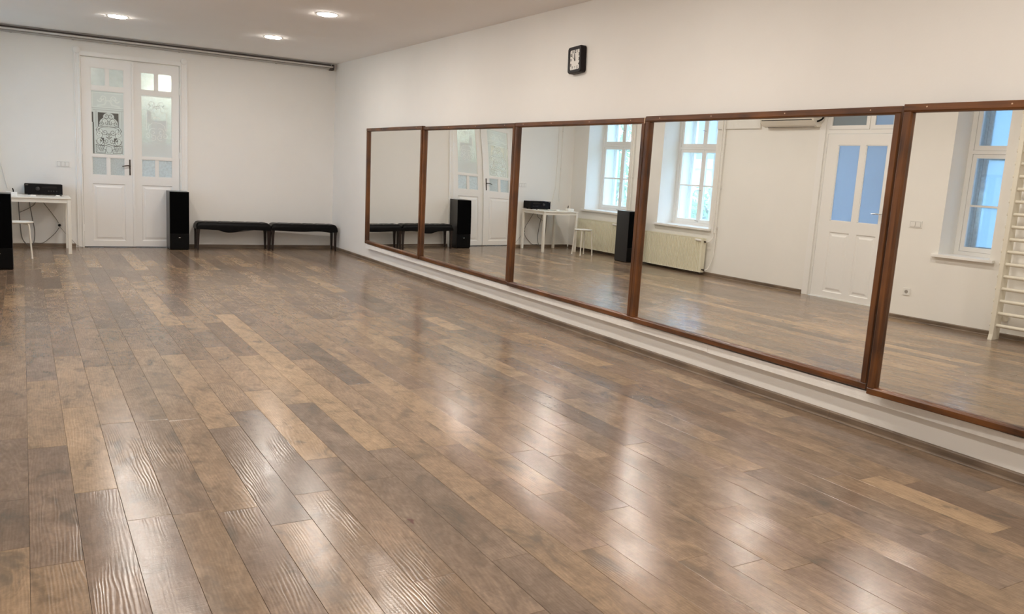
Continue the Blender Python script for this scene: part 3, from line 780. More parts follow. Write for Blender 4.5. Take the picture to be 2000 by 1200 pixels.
# corridor behind the double door
bm = bmesh.new()
box(bm, (-4.6, YF + .2, -.05), (-1.4, YF + 2.4, -.0)); box(bm, (-4.6, YF + .2, 2.9), (-1.4, YF + 2.4, 2.95))
box(bm, (-4.65, YF + .2, -.05), (-4.6, YF + 2.4, 2.95)); box(bm, (-1.4, YF + .2, -.05), (-1.35, YF + 2.4, 2.95)); box(bm, (-4.65, YF + 2.4, -.05), (-1.35, YF + 2.45, 2.95))
o = obj('corridor_shell', bm, M['wall']); tag(o, 'pale corridor behind the glazed double door', 'corridor', kind='structure')
cd_ = thing('corridor_door', 'dark doorway seen through the clear cuts of the etched pane', 'door', (-3.12, YF + 2.398, 0))
obj('leaf', bx((-.72, -.03, .0), (.62, -.001, 2.35)), M['darkwood'], cd_)
bm = bmesh.new(); box(bm, (-.79, -.04, 0), (-.721, -.001, 2.42)); box(bm, (.621, -.04, 0), (.69, -.001, 2.42)); box(bm, (-.72, -.04, 2.351), (.62, -.001, 2.42)); obj('casing', bm, M['darkwood'], cd_)
cl_ = thing('corridor_light', 'round ceiling light inside the corridor behind the double door', 'ceiling light', (-3.3, YF + 1.4, 2.9))  # unseen light, added to brighten the frosted panes from behind
bm = bmesh.new(); lathe(bm, [(.16, -.001), (.17, -.02), (.15, -.05), (.05, -.07)], seg=28); obj('diffuser', bm, emit('corridor_lamp', (.93, 1, .98, 1), 26), cl_, smooth=True)
t = thing('pendant_lamp', 'bright globe lamp behind the top right pane of the double door', 'lamp', (-2.46, YF + .42, 2.43))
bm = bmesh.new(); bmesh.ops.create_uvsphere(bm, u_segments=20, v_segments=12, radius=.085); obj('globe', bm, M['globe'], t, smooth='all')
bm = bmesh.new(); tube(bm, [(0, 0, .08), (0, 0, .468)], .006, 8); obj('rod', bm, M['bronze'], t, smooth=True)

# ------------------------------------------------------------------ ceiling rail on the end wall
t = thing('ceiling_rail', 'pair of grey metal tubes on brackets along the top of the end wall', 'rail', (0, YF, 2.9))
obj('track', bx((XL + .02, -.035, .018), (-.09, -.001, .040)), M['darktrack'], t)  # dark strip whose colour stands for the shadowed gap over the tubes
bm = bmesh.new(); tube(bm, [(XL + .02, -.075, .000), (-2.9, -.075, .000)], .013, 10); obj('upper_tube', bm, M['alu'], t, smooth=True)
bm = bmesh.new(); tube(bm, [(-2.9, -.075, .001), (-.07, -.075, .000)], .0115, 10); obj('upper_tube', bm, M['alu'], t, smooth=True)
bm = bmesh.new(); tube(bm, [(XL + .02, -.045, -.028), (-1.9, -.045, -.028), (-.12, -.045, -.024)], .017, 10); obj('lower_tube', bm, M['alud'], t, smooth=True)
for x in (-4.45, -3.72, -3.05, -2.35, -1.62, -.95):
    bm = bmesh.new(); box(bm, (x - .012, -.06, -.045), (x + .012, -.0005, .012)); obj('bracket', bm, M['alud'], t)
bm = bmesh.new(); box(bm, (-.070, -.10, -.050), (-.055, -.001, .036)); box(bm, (-.12, -.075, -.055), (-.07, -.02, -.02)); obj('end_bracket', bm, M['darktrack'], t)

# vertical pipe at the left of the end wall + pipe clips
def riser(name, label, pts_list, r, clips, m=None):
    t = thing(name, label, 'pipe')
    for pts in pts_list:
        bm = bmesh.new(); tube(bm, spline(pts, 5) if len(pts) > 2 else pts, r, 10); obj('pipe', bm, m or M['wall'], t, smooth=True)
    for c in clips:
        bm = bmesh.new(); box(bm, (c[0] - .012, c[1] - .012, c[2] - .01), (c[0] + .012, c[1] + .012, c[2] + .01)); obj('clip', bm, M['plastic'], t, bevel=.002)
    return t
riser('cable_duct', 'thin white pipe in the corner above the white table', [[(-4.72, YF - .016, .9), (-4.72, YF - .016, 2.86)], [(-4.63, YF - .012, 2.86), (-4.63, YF - .012, 1.35), (-4.60, YF - .012, 1.05), (-4.55, YF - .012, .80)]], .009, [(-4.72, YF - .014, 2.2), (-4.72, YF - .014, 1.5)])

# double switch and socket on the end wall
def switch(name, label, y_or_x, z, w_, h_, gangs, face, axis, out):
    t = thing(name, label, 'switch')
    def P(u, d, v): return (u, face + out * d, v) if axis == 1 else (face + out * d, u, v)
    obj('plate', bx(P(y_or_x - w_ / 2, .0005, z - h_ / 2), P(y_or_x + w_ / 2, .009, z + h_ / 2)), M['plastic'], t, bevel=.002)
    gw = (w_ - .02) / gangs
    for g in range(gangs):
        c = y_or_x - w_ / 2 + .01 + gw * (g + .5)
        obj('rocker', bx(P(c - gw * .42, .009, z - h_ * .36), P(c + gw * .42, .0125, z + h_ * .36)), M['plastic'], t, bevel=.0015)
        obj('shadow_gap', bx(P(c - gw * .46, .0088, z - h_ * .39), P(c + gw * .46, .0095, z + h_ * .39)), M['cable_light'], t)
    return t
switch('light_switch', 'white triple light switch left of the double door, above the amplifier', -3.880, 1.165, .172, .080, 3, YF, 1, -1)
switch('light_switch', 'white double light switch beside the third window, seen in the nearest mirror', 5.474, 1.124, .150, .080, 2, XL, 0, 1)
def socket(label, c, z, face, axis, out):
    t = thing('wall_socket', label, 'socket')
    def P(u, d, v): return (u, face + out * d, v) if axis == 1 else (face + out * d, u, v)
    obj('plate', bx(P(c - .042, .0005, z - .042), P(c + .042, .010, z + .042)), M['plastic'], t, bevel=.002)
    bm = bmesh.new()
    cc = P(c, 0, z); lathe(bm, [(.021, out * .0100), (.021, out * .0108), (.0195, out * .0108), (.0195, out * .0102)], cc, 20, axis=axis); obj('socket_ring', bm, M['cable_light'], t)
    bm = bmesh.new()
    for s in (-1, 1):
        cc = P(c + s * .0095, 0, z); lathe(bm, [(.0028, out * .0106), (.0028, out * .0115)], cc, 8, axis=axis)
    obj('pin_hole', bm, M['ink'], t)
    return t
socket('white wall socket low on the end wall under the table', -3.945, .31, YF, 1, -1)
socket('white wall socket low on the window wall, seen in the nearest mirror', 5.473, .335, XL, 0, 1)

# ------------------------------------------------------------------ tower speakers
def speaker(loc, rot, label, w_=.27, d_=.32, h_=.855):
    t = thing('tower_speaker', label, 'speaker', loc, rot, group='tower speakers')
    obj('cabinet', bx((-w_ / 2, 0, .012), (w_ / 2, d_, h_)), M['spkside'], t, bevel=.003)
    obj('plinth', bx((-w_ / 2 + .008, .01, 0), (w_ / 2 - .008, d_ - .01, .0125)), M['black'], t)
    obj('grille', bx((-w_ / 2 + .003, -.018, .245), (w_ / 2 - .003, -.0005, h_ - .005)), M['grille'], t, bevel=.004)
    obj('lower_baffle', bx((-w_ / 2 + .003, -.014, .016), (w_ / 2 - .003, -.0005, .242)), M['black'], t, bevel=.003)
    bm = bmesh.new(); bmesh.ops.create_uvsphere(bm, u_segments=16, v_segments=8, radius=.013)
    for v in bm.verts: v.co = Vector((v.co.x * 1.25, v.co.y * .18, v.co.z * .45))
    o = obj('badge', bm, M['chrome'], t, smooth='all'); o.location = (0, -.0155, .182)
    return t
speaker((-2.405, 12.945, 0), 0, 'black tower speaker between the double door and the benches')
s2 = speaker((-4.625, 10.83, 0), 0, 'black tower speaker at the left edge, in front of the table')
for c in s2.children:
    pass

# ------------------------------------------------------------------ upholstered benches
def bench(cx, cy, ln, rot, label, dip):
    t = thing('leather_bench', label, 'bench', (cx, cy, 0), rot, group='black benches against the end wall')
    dp = .30; zt = .425
    # cushion: grid with rounded ends and tufts
    nx, ny = 48, 14; bm = bmesh.new(); V = []
    tufts = [(-.38, 0), (-.19, 0), (0, 0), (.19, 0), (.38, 0)]
    def height(u, v):
        ex = min(1, (0.5 - abs(u)) * ln / .07); ey = min(1, (0.5 - abs(v)) * dp / .05)
        z = zt - .045 * (1 - math.sqrt(max(0, 1 - (1 - ex) ** 2))) - .03 * (1 - math.sqrt(max(0, 1 - (1 - ey) ** 2)))
        for a, b in tufts:
            d = math.hypot((u - a) * ln, (v - b) * dp); z -= .012 * math.exp(-(d / .035) ** 2)
            z -= .004 * math.exp(-((u - a) * ln / .018) ** 2)
        return z
    for i in range(nx + 1):
        V.append([bm.verts.new(((i / nx - .5) * ln, (j / ny - .5) * dp, height(i / nx - .5, j / ny - .5))) for j in range(ny + 1)])
    for i in range(nx):
        for j in range(ny): bm.faces.new((V[i][j], V[i + 1][j], V[i + 1][j + 1], V[i][j + 1]))
    # apron under the cushion, with a shaped lower edge
    def low(u):
        z = .312 + .004 * sin(9 * u)
        if dip: z -= .040 * math.exp(-(abs(u + .05) / .13) ** 3)
        else: z -= .012 * math.exp(-(abs(u - .38) / .08) ** 2) + .006 * math.exp(-(u / .15) ** 2)
        return z
    ring_t = [V[i][0] for i in range(nx + 1)] + [V[nx][j] for j in range(1, ny + 1)] + [V[i][ny] for i in range(nx - 1, -1, -1)] + [V[0][j] for j in range(ny - 1, 0, -1)]
    mid = [bm.verts.new((v.co.x * 1.004, v.co.y * 1.02, min(v.co.z, zt) - .03)) for v in ring_t]
    bot = [bm.verts.new((v.co.x, v.co.y, low(v.co.x / ln))) for v in ring_t]
    n = len(ring_t)
    for A, B in ((ring_t, mid), (mid, bot)):
        for k in range(n): bm.faces.new((A[k], B[k], B[(k + 1) % n], A[(k + 1) % n]))
    bm.faces.new(bot[::-1]); bmesh.ops.recalc_face_normals(bm, faces=bm.faces[:])
    obj('seat', bm, M['leather'], t, smooth=True)
    for a, b in tufts:
        bm = bmesh.new(); bmesh.ops.create_uvsphere(bm, u_segments=10, v_segments=6, radius=.009)
        o = obj('button', bm, M['leather'], t, smooth='all'); o.location = (a * ln, b * dp, height(a, b) + .001)
    for sx in (-1, 1):
        for sy in (-1, 1):
            bm = bmesh.new(); x0 = sx * (ln / 2 - .030); y0 = sy * (dp / 2 - .035)
            lv = [(0.315, .024), (.25, .019), (.10, .016), (0.0, .013)]; rings = []
            for z, hw in lv:
                off = sx * .006 * (1 - z / .32)
                rings.append([bm.verts.new((x0 + off + a * hw, y0 + b * hw, z)) for a, b in ((-1, -1), (1, -1), (1, 1), (-1, 1))])
            for A, B in zip(rings, rings[1:]):
                for k in range(4): bm.faces.new((A[k], A[(k + 1) % 4], B[(k + 1) % 4], B[k]))
            bm.faces.new(rings[0]); bm.faces.new(rings[-1][::-1]); bmesh.ops.recalc_face_normals(bm, faces=bm.faces[:])
            obj('leg', bm, M['darkwood'], t, bevel=.002)
    return t
bench(-1.632, 13.035, 1.085, radians(-1.2), 'black leather bench beside the speaker, with a dipped front apron', True)
bench(-.562, 12.975, 1.035, radians(-3.2), 'black leather bench in the corner against the mirror wall', False)

# ------------------------------------------------------------------ table, stool and things on the table
tb = thing('side_table', 'square white table in the far left corner', 'table', (-4.205, 12.765, 0))
obj('table_top', bx((-.378, -.378, .722), (.378, .378, .738)), M['ivory'], tb, bevel=.003)
bm = bmesh.new()
for a, b in (((-.355, -.362, .672), (.355, -.345, .7215)), ((-.355, .345, .672), (.355, .362, .7215)), ((-.362, -.345, .672), (-.345, .345, .7215)), ((.345, -.345, .672), (.362, .345, .7215))): box(bm, a, b)
obj('apron', bm, M['ivory'], tb)
for sx in (-1, 1):
    for sy in (-1, 1):
        obj('leg', bx((sx * .372, sy * .372, 0), (sx * .330, sy * .330, .7215)), M['ivory'], tb, bevel=.004)
st = thing('stool', 'small round white metal stool in front of the table', 'stool', (-4.427, 12.0, 0), radians(0))
bm = bmesh.new(); lathe(bm, [(.01, .436), (.145, .438), (.158, .444), (.160, .450), (.155, .454), (.12, .449), (.01, .447)], seg=36); obj('seat', bm, M['ivory'], st, smooth=True)
for k in range(4):
    a = radians(45 + 90 * k); c_, s_ = cos(a), sin(a)
    bm = bmesh.new(); tube(bm, spline([(.07 * c_, .07 * s_, .430), (.125 * c_, .125 * s_, .428), (.150 * c_, .150 * s_, .40), (.163 * c_, .163 * s_, .25), (.182 * c_, .182 * s_, .012)], 6), .0105, 10)
    lg = obj('leg', bm, M['ivory'], st, smooth=True)
    bm = bmesh.new(); lathe(bm, [(.012, 0), (.0125, .014), (.0115, .016)], (.182 * c_, .182 * s_, 0), 12); obj('rubber_foot', bm, M['plastic'], lg)

am = thing('amplifier', 'black stereo amplifier standing on the white table', 'amplifier', (-4.130, 12.99, .738))
for s in (-1, 1):
    for q in (-.0, .2):
        bm = bmesh.new(); lathe(bm, [(.018, 0), (.020, .01), (.018, .0125)], (s * .17, .03 + q * .7, 0), 12); obj('foot', bm, M['black'], am)
obj('chassis', bx((-.222, .006, .012), (.222, .23, .145)), M['black'], am, bevel=.003)
obj('front_panel', bx((-.226, -.004, .010), (.226, .0058, .147)), mat('amplifier_face', (.003, .0033, .005), .4, spec=0.2), am, bevel=.002)
bm = bmesh.new(); lathe(bm, [(.026, -.0042), (.025, -.022), (.022, -.024)], (-.07, 0, .085), 24, axis=1); o = obj('volume_knob', bm, M['spkside'], am, smooth=True)
for x in (.06, .09, .12, .155):
    bm = bmesh.new(); lathe(bm, [(.009, -.0042), (.009, -.014), (.008, -.015)], (x, 0, .055), 14, axis=1); obj('knob', bm, M['spkside'], am, smooth=True)
obj('display', bx((-.02, -.0052, .095), (.16, -.0042, .122)), mat('display_glass', (.004, .005, .008), .08), am)
obj('logo_bar', bx((-.212, -.0050, .128), (-.180, -.0042, .133)), M['chrome'], am)

bxo = thing('router', 'small white box with a black stub at the left of the amplifier', 'router', (-4.50, 12.56, .738))
obj('body', bx((-.062, -.05, 0), (.062, .05, .050)), M['plastic'], bxo, bevel=.004)
bm = bmesh.new(); tube(bm, [(.02, .03, .049), (.018, .03, .075), (.010, .034, .098)], .007, 8); obj('stub', bm, M['black'], bxo, smooth=True)
p1 = thing('power_adapter', 'white power adapter lying in front of the amplifier', 'adapter', (-4.26, 12.60, .738), radians(8))
obj('body', bx((-.035, -.02, 0), (.035, .02, .020)), M['plastic'], p1, bevel=.006)
bm = bmesh.new(); tube(bm, spline([(.035, 0, .010), (.09, .02, .006), (.16, .05, .006), (.26, .04, .006)], 5), .003, 6); obj('lead', bm, M['cable'], p1, smooth=True)
p2 = thing('remote_plug', 'small white plug beside the right end of the amplifier', 'plug', (-3.965, 12.80, .738))
obj('body', bx((-.028, -.012, 0), (.022, .012, .014)), M['plastic'], p2, bevel=.004)
obj('contact', bx((.022, -.006, .003), (.045, .006, .011)), M['black'], p2)

def cable(label, pts, r, m, n=8):
    bm = bmesh.new(); tube(bm, spline(pts, n), r, 7)
    o = obj('cable', bm, m, smooth=True); tag(o, label, 'cable'); return o
yb = YF - .02
cable('thick dark cable loop hanging straight under the table', [(-4.43, 13.16, .72), (-4.43, yb - .03, .55), (-4.42, yb - .03, .30), (-4.40, yb - .03, .12), (-4.33, yb - .04, .028), (-4.27, yb - .04, .06), (-4.25, yb - .03, .22), (-4.28, yb - .03, .45), (-4.315, 13.16, .72)], .0062, M['cable'])
cable('grey cable hanging in a curve behind the table leg', [(-4.20, 13.16, .72), (-4.24, yb, .60), (-4.31, yb, .54), (-4.42, yb, .48)], .0042, M['cable'])
cable('thin grey cable slanting down to the socket', [(-4.16, 13.16, .72), (-4.13, yb, .62), (-4.05, yb, .50), (-3.985, yb, .40), (-3.955, yb - .01, .34)], .0042, M['cable'])
cable('thin cable drooping from the socket to the skirting', [(-3.95, yb - .01, .28), (-4.00, yb, .20), (-4.08, yb, .12), (-4.16, yb, .06), (-4.26, yb - .02, .062)], .004, M['cable'])
cable('thin white wire from the socket to the door casing', [(-3.94, yb - .01, .29), (-3.86, yb, .18), (-3.78, yb, .09), (-3.73, yb - .01, .03), (-3.66, yb - .02, .006)], .003, M['cable_light'])
pl = thing('mains_plug', 'black mains plug in the socket under the table', 'plug', (-3.945, YF - .0112, .31))
bm = bmesh.new(); lathe(bm, [(.018, 0), (.018, -.02), (.010, -.035), (.006, -.045)], (0, 0, 0), 16, axis=1); obj('body', bm, M['black'], pl, smooth=True)

# ------------------------------------------------------------------ windows of the left wall
def casement(root, x, y0, y1, z0, z1, zb, m, pane, depth=.045, st_=.045):
    """one sash: frame + optional glazing bar + pane(s); x = outer face"""
    bm = bmesh.new()
    for a, b in (((x, y0, z0), (x + depth, y0 + st_, z1)), ((x, y1 - st_, z0), (x + depth, y1, z1)), ((x, y0 + st_, z0), (x + depth, y1 - st_, z0 + st_ * 1.15)), ((x, y0 + st_, z1 - st_), (x + depth, y1 - st_, z1))): box(bm, a, b)
    if zb: box(bm, (x + .006, y0 + st_, zb - .011), (x + depth - .004, y1 - st_, zb + .011))
    s = obj('sash', bm, m, root)
    spans = [(z0 + st_ * 1.15, z1 - st_)] if not zb else [(z0 + st_ * 1.15, zb - .011), (zb + .011, z1 - st_)]
    for a, b in spans:
        obj('pane', bx((x + .018, y0 + st_, a), (x + .022, y1 - st_, b)), pane, s)
    return s
def window(n, two=True, label='', outer_pane='pane'):
    y0, y1, z0, z1 = WD[n]
    t = thing('window_%d' % n, label, 'window', kind='structure')
    ztr = 1.975
    for li, (x, m, pane) in enumerate(((XL - .40, M['gloss_white'], M['pane']), (XL - .66, M['outerframe'] if n == 3 else M['gloss_white'], M[outer_pane]))):
        bm = bmesh.new(); f = .055
        for a, b in (((x, y0 + .001, z0 + .001), (x + .06, y0 + f, z1 - .001)), ((x, y1 - f, z0 + .001), (x + .06, y1 - .001, z1 - .001)), ((x, y0 + f, z0 + .001), (x + .06, y1 - f, z0 + f)), ((x, y0 + f, z1 - f), (x + .06, y1 - f, z1 - .001)), ((x, y0 + f, ztr - .02), (x + .062, y1 - f, ztr + .02))): box(bm, a, b)
        obj('window_frame' if li == 0 else 'outer_window_frame', bm, m, t)
        a0, a1 = y0 + f + .003, y1 - f - .003
        ym = (a0 + a1) / 2
        spans = [(a0, ym - .002), (ym + .002, a1)] if two else [(a0, a1)]
        for (p, q) in spans:
            casement(t, x + .008, p, q, z0 + f + .002, ztr - .022, 1.375, m, pane)
            casement(t, x + .008, p, q, ztr + .022, z1 - f - .002, None, m, pane)
        if li == 0 and two:
            for z in (1.30, .80, 2.25):
                bm = bmesh.new(); tube(bm, [(x + .054, ym, z), (x + .075, ym, z + .003), (x + .078, ym + .05, z + .008)], .006, 8); obj('window_catch', bm, M['chrome'], t, smooth=True)
    # box lining between the two window frames
    bm = bmesh.new()
    box(bm, (XL - .60, y0 + .001, z0), (XL - .40, y0 + .03, z1)); box(bm, (XL - .60, y1 - .03, z0), (XL - .40, y1 - .001, z1)); box(bm, (XL - .60, y0 + .001, z0), (XL - .40, y1 - .001, z0 + .012))
    obj('box_lining', bm, M['gloss_white'] if n != 3 else M['outerframe'], t)
    obj('window_sill', bx((XL - .335, y0 + .001, z0 + .0005), (XL + .001, y1 - .001, z0 + .012)), M['gloss_white'], t)
    obj('window_board', bx((XL + .001, y0 - .055, z0 - .02), (XL + .055, y1 + .055, z0 + .012)), M['gloss_white'], t, bevel=.004)
    return t
window(1, label='double casement window above the first radiator, seen in the third mirror')
window(2, label='double casement window with two leaves, seen in the fourth mirror')
w3 = window(3, two=False, label='narrow window with frosted blue glass, seen in the nearest mirror', outer_pane='bluefilm')

# ------------------------------------------------------------------ radiators
def radiator(y0, y1, z0, z1, label, sgn_valve=-1):
    t = thing('radiator', label, 'radiator', (XL, (y0 + y1) / 2, z0), group='cream panel radiators under the windows')
    hw = (y1 - y0) / 2; hh = z1 - z0; xf = .125
    bm = bmesh.new(); n = int((y1 - y0 - .04) / .0333); prof = []
    for k in range(n):
        a = -hw + .02 + (2 * hw - .04) * k / n; s = (2 * hw - .04) / n
        prof += [(xf, a + s * .15), (xf, a + s * .60), (xf - .015, a + s * .72), (xf - .015, a + s * .98)]
    prof = [(xf - .004, -hw)] + prof + [(xf - .004, hw)]
    A = [bm.verts.new((x, y, .035)) for x, y in prof]; B = [bm.verts.new((x, y, hh - .035)) for x, y in prof]
    A2 = [bm.verts.new((xf - .002, y, .0)) for x, y in prof]; B2 = [bm.verts.new((xf - .002, y, hh - .004)) for x, y in prof]
    for R, S in ((A2, A), (A, B), (B, B2)):
        for k in range(len(R) - 1): bm.faces.new((R[k], S[k], S[k + 1], R[k + 1]))
    bmesh.ops.recalc_face_normals(bm, faces=bm.faces[:])
    obj('front_panel', bm, M['cream'], t)
    obj('rear_panel', bx((.045, -hw + .005, .0), (.058, hw - .005, hh - .006)), M['cream'], t)
    bm = bmesh.new()
    k = -hw + .02
    while k < hw - .02:
        box(bm, (.05, k, hh - .006), (xf - .006, k + .006, hh)); k += .016
    box(bm, (.044, -hw, hh - .008), (.052, hw, hh + .001)); box(bm, (xf - .008, -hw, hh - .008), (xf, hw, hh + .001))
    obj('top_grille', bm, M['cream'], t)
    for s in (-1, 1): obj('side_cover', bx((.044, s * hw, .0), (xf - .002, s * (hw + .003), hh)), M['cream'], t)
    for s in (-.7, .7): obj('wall_bracket', bx((.001, s * hw - .015, .08), (.045, s * hw + .015, hh - .08)), M['cream'], t)
    # valve head and pipe stubs on the camera side
    bm = bmesh.new(); ye = -hw - .004
    tube(bm, [(.085, ye, hh - .05), (.085, ye - .045, hh - .05)], .012, 10); obj('valve', bm, M['bronze'], t, smooth=True)
    bm = bmesh.new(); tube(bm, [(xf + .002, -hw + .14, hh - .03), (xf + .002, -hw + .02, hh - .032)], .018, 12); obj('thermostat_head', bm, M['plastic'], t, smooth=True)
    bm = bmesh.new(); tube(bm, spline([(.085, ye - .045, hh - .05), (.07, ye - .085, hh - .04), (.03, ye - .115, hh + .02), (.024, ye - .12, hh + .10)], 5), .009, 8); obj('supply_pipe', bm, M['wall'], t, smooth=True)
    bm = bmesh.new(); tube(bm, [(.085, ye + .03, .045), (.085, ye - .06, .04)], .012, 10); obj('lockshield_valve', bm, M['bronze'], t, smooth=True)
    bm = bmesh.new(); tube(bm, spline([(.085, ye - .06, .04), (.06, ye - .09, .06), (.03, ye - .115, .14), (.024, ye - .155, .30), (.024, ye - .165, hh + .1)], 5), .009, 8); obj('return_pipe', bm, M['wall'], t, smooth=True)
    return t
radiator(11.585, 12.84, .055, .60, 'cream ribbed radiator behind the stool, under the first window')
radiator(9.46, 10.87, .045, .575, 'cream ribbed radiator under the second window, with two brass valves')
riser('heating_riser', 'pair of thin white heating pipes beside the first window', [[(XL + .048, 11.46, .70), (XL + .048, 11.46, 2.93)], [(XL + .048, 11.415, .70), (XL + .048, 11.415, 2.93)]], .011, [(XL + .018, 11.46, 2.06), (XL + .018, 11.415, 1.42)])
riser('heating_riser', 'pair of thin white heating pipes beside the second window', [[(XL + .048, 9.335, .675), (XL + .048, 9.335, 2.93)], [(XL + .048, 9.29, .675), (XL + .048, 9.29, 2.93)]], .011, [(XL + .018, 9.335, 2.02), (XL + .018, 9.29, 2.02), (XL + .018, 9.335, 1.36), (XL + .018, 9.29, 1.36), (XL + .018, 9.335, .76), (XL + .018, 9.29, .76)])

# ------------------------------------------------------------------ air conditioner and its duct
o = obj('cable_trunking', bx((XL + .0005, 8.62, 2.245), (XL + .032, 9.46, 2.36)), M['wall'], bevel=.003); tag(o, 'white duct cover running from the pipes to the air conditioner', 'duct')
ac = thing('air_conditioner', 'white wall air conditioner seen at the top of the fourth mirror', 'air conditioner', (XL, 8.035, 2.26))
bm = bmesh.new(); prof = [(.001, 0.0), (.06, -.012), (.13, .010), (.175, .065), (.185, .10), (.180, .235), (.150, .265), (.001, .27)]
prism(bm, prof, -.46, .46, 1); obj('body', bm, M['acplastic'], ac, bevel=.004)
for a, b, nm in (((.075, .008), (.170, .074), 'louvre'),):
    bm = bmesh.new(); d = Vector((b[0] - a[0], b[1] - a[1])); nrm = Vector((d.y, -d.x)).normalized() * .004
    prism(bm, [(a[0] + nrm.x, a[1] + nrm.y), (b[0] + nrm.x, b[1] + nrm.y), (b[0] + nrm.x * 2, b[1] + nrm.y * 2), (a[0] + nrm.x * 2, a[1] + nrm.y * 2)], -.36, .38, 1); obj(nm, bm, M['acplastic'], ac)
bm = bmesh.new(); prism(bm, [(.070, -.0115), (.078, -.0085), (.078, -.0045), (.070, -.0075)], -.40, .40, 1); obj('air_slot', bm, M['darkslot'], ac)
bm = bmesh.new(); prism(bm, [(.176, .0745), (.181, .0845), (.186, .0835), (.181, .0735)], -.43, .43, 1); obj('panel_seam', bm, M['darkslot'], ac)
bm = bmesh.new(); tube(bm, spline([(.10, -.455, .06), (.10, -.50, .07), (.06, -.52, .12), (.02, -.52, .30)], 5), .012, 8); obj('drain_hose', bm, M['black'], ac, smooth=True)

# ------------------------------------------------------------------ door in the left wall
d2 = thing('door_2', 'white door with two frosted blue panes, seen in the fourth mirror', 'door', kind='structure')
xf = XL - .012
panes = [(6.955, 7.285), (6.565, 6.870)]
us = sorted({6.475, 7.46} | {q for p in panes for q in p}); hl = [(a, b, 1.030, 2.018) for a, b in panes] + [(a + .012, b - .012, .085, .882) for a, b in panes]
us = sorted(set(us) | {h[0] for h in hl} | {h[1] for h in hl})
bm = bmesh.new(); wall_cells(bm, us, sorted({.012, 2.16, 1.03, 2.018, .085, .882}), hl, lambda b, u0, u1, v0, v1: box(b, (xf - .04, u0, v0), (xf, u1, v1)))
lf = obj('leaf', bm, M['gloss_white'], d2)
for h in hl[:2]:
    obj('pane', bx((xf - .024, h[0], h[2]), (xf - .020, h[1], h[3])), M['bluefrost'], lf)
    bm = bmesh.new()
    for a, b in (((xf - .018, h[0], h[2]), (xf - .006, h[0] + .010, h[3])), ((xf - .018, h[1] - .010, h[2]), (xf - .006, h[1], h[3])), ((xf - .018, h[0], h[2]), (xf - .006, h[1], h[2] + .010)), ((xf - .018, h[0], h[3] - .010), (xf - .006, h[1], h[3]))): box(bm, a, b)
    obj('glazing_bead', bm, M['gloss_white'], lf)
for h in hl[2:]:
    obj('raised_panel', raised_panel(h[0], h[1], h[2], h[3], xf, 1, axis=0), M['gloss_white'], lf)
    obj('panel_back', bx((xf - .03, h[0], h[2]), (xf - .02, h[1], h[3])), M['gloss_white'], lf)
obj('handle_plate', bx((xf, 6.505, 1.02), (xf + .006, 6.535, 1.21)), M['plastic'], lf, bevel=.002)
bm = bmesh.new(); tube(bm, spline([(xf + .006, 6.52, 1.165), (xf + .05, 6.52, 1.165), (xf + .055, 6.56, 1.166), (xf + .052, 6.64, 1.166)], 5), .008, 8); obj('lever', bm, M['chrome'], lf, smooth=True)
obj('threshold', bx((xf - .10, 6.475, .0), (XL - .001, 7.46, .011)), M['gloss_white'], d2)
# frame, fixed panel, transom lights
bm = bmesh.new()
box(bm, (xf - .10, 6.441, .001), (xf + .004, 6.472, 2.639)); box(bm, (xf - .10, 7.463, .001), (xf + .004, 7.499, 2.639)); box(bm, (xf - .10, 6.472, 2.163), (xf + .004, 7.463, 2.215)); box(bm, (xf - .10, 6.472, 2.60), (xf + .004, 7.463, 2.639)); box(bm, (xf - .10, 6.825, 2.215), (xf + .002, 6.850, 2.60))
obj('door_frame', bm, M['gloss_white'], d2)
for (a, b), pm in (((6.472, 6.825), M['bluefrost']), ((6.850, 7.463), M['greyfrost'])):
    bm = bmesh.new(); s = .05
    for p, q in (((xf - .03, a + .002, 2.217), (xf + .012, a + s, 2.598)), ((xf - .03, b - s, 2.217), (xf + .012, b - .002, 2.598)), ((xf - .03, a + s, 2.217), (xf + .012, b - s, 2.217 + s)), ((xf - .03, a + s, 2.598 - s), (xf + .012, b - s, 2.598))): box(bm, p, q)
    so = obj('transom_sash', bm, M['gloss_white'], d2); obj('pane', bx((xf - .01, a + s, 2.217 + s), (xf - .006, b - s, 2.598 - s)), pm, so)
bm = bmesh.new()
for a, b in (((XL, 6.385, .002), (XL + .014, 6.445, 2.70)), ((XL, 7.495, .002), (XL + .014, 7.585, 2.70)), ((XL, 6.445, 2.636), (XL + .014, 7.495, 2.70))): box(bm, a, b)
obj('casing', bm, M['gloss_white'], d2)
for z in (.35, 1.35, 1.95):
    bm = bmesh.new(); tube(bm, [(xf + .008, 7.466, z - .05), (xf + .008, 7.466, z + .05)], .006, 8); obj('hinge', bm, M['gloss_white'], d2, smooth=True)

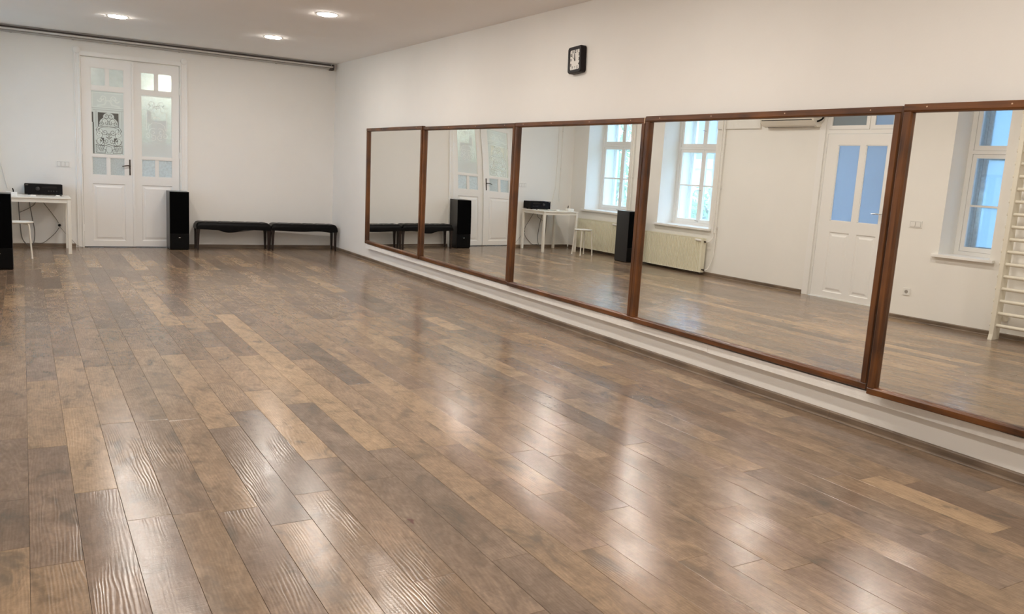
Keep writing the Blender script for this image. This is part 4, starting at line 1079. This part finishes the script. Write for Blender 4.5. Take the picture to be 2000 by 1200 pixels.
# ------------------------------------------------------------------ wall bars
wb = thing('wall_bars', 'cream painted wooden wall bars seen at the edge of the nearest mirror', 'wall bars', (XL, 3.95, 0))
for y in (-.41, .41):
    bm = bmesh.new(); yy = y
    prism(bm, [(.13, 0.0), (.29, 0.0), (.275, .06), (.27, 2.50), (.13, 2.50)], yy - .022, yy + .022, 1)
    obj('post', bm, M['barpaint'], wb, bevel=.003)
    for z in (.22, 2.35): obj('wall_bracket', bx((.001, yy - .03, z - .03), (.135, yy + .03, z + .03)), M['barpaint'], wb)
z = .155
for k in range(18):
    bm = bmesh.new(); n = 14
    rx = .022; rz = .019; A = []; B = []
    for q in range(n):
        a = 2 * pi * q / n; A.append(bm.verts.new((.225 + rx * cos(a), -.388, z + rz * sin(a)))); B.append(bm.verts.new((.225 + rx * cos(a), .45, z + rz * sin(a))))
    bm.faces.new(A[::-1]); bm.faces.new(B)
    for q in range(n): bm.faces.new((A[q], A[(q + 1) % n], B[(q + 1) % n], B[q]))
    bmesh.ops.recalc_face_normals(bm, faces=bm.faces[:])
    obj('rung', bm, M['barpaint'], wb, smooth=True); z += .129

# ------------------------------------------------------------------ outside, seen through the windows
o = obj('yard_ground', bx((-40, -12, -1.3), (XL - .71, 45, -1.2)), M['grass']); tag(o, 'green yard outside the windows', 'ground', kind='structure')
def tree(loc, h, r, label, n, seed_):
    t = thing('tree', label, 'tree', loc, group=None)
    bm = bmesh.new(); tube(bm, spline([(0, 0, 0), (.06, .03, h * .3), (-.04, .05, h * .55), (.05, 0, h * .8)], 4), .11, 8); obj('trunk', bm, M['bark'], t, smooth=True)
    rg = random.Random(seed_); bm = bmesh.new()
    for _ in range(n):
        d = Vector((rg.gauss(0, 1), rg.gauss(0, 1), rg.gauss(0, 1))).normalized() * r * rg.random() ** .4
        c = Vector((d.x, d.y, h * .6 + d.z * 1.1)); s = rg.uniform(.05, .11)
        a = Vector((rg.gauss(0, 1), rg.gauss(0, 1), rg.gauss(0, 1))).normalized(); b = a.orthogonal().normalized(); e_ = a.cross(b)
        bm.faces.new([bm.verts.new(c + b * s), bm.verts.new(c + e_ * s * .45), bm.verts.new(c - b * s), bm.verts.new(c - e_ * s * .45)])
    f = obj('foliage', bm, M['leafm'], t); f['kind'] = 'stuff'
    return t
tree((-8.7, 16.6, -1.2), 4.2, 1.5, 'leafy green tree outside the first window', 2600, 5)
tree((-10.2, 21.0, -1.2), 5.2, 1.9, 'taller leafy tree farther off outside the first window', 2600, 6)
tree((-8.6, 13.3, -1.2), 2.6, .9, 'low bushy tree outside the second window', 1600, 8)
bd = thing('neighbour_building', 'pale neighbouring house with bluish upper floor outside the second window', 'building', (-16, 17, -1.2))
obj('wall', bx((-3, -6, 0), (0, 5, 3.1)), M['plaster'], bd)
obj('upper_wall', bx((-3, -6, 3.4), (0, 5, 6.4)), M['facade2'], bd)
obj('eaves', bx((-3.1, -6.1, 3.1), (.35, 5.1, 3.4)), M['plaster'], bd)
bm = bmesh.new(); prism(bm, [(-3.3, 6.4), (.5, 6.4), (-1.4, 7.8)], -6.3, 5.3, 1); obj('roof', bm, M['roof'], bd)
for y in (-4.2, -2.0, .2, 2.4):
    f = obj('window', bx((.001, y, 1.0), (.05, y + .9, 2.3)), M['facade2'], bd)
    obj('pane', bx((.05, y + .08, 1.08), (.06, y + .82, 2.22)), M['darkslot'], f)
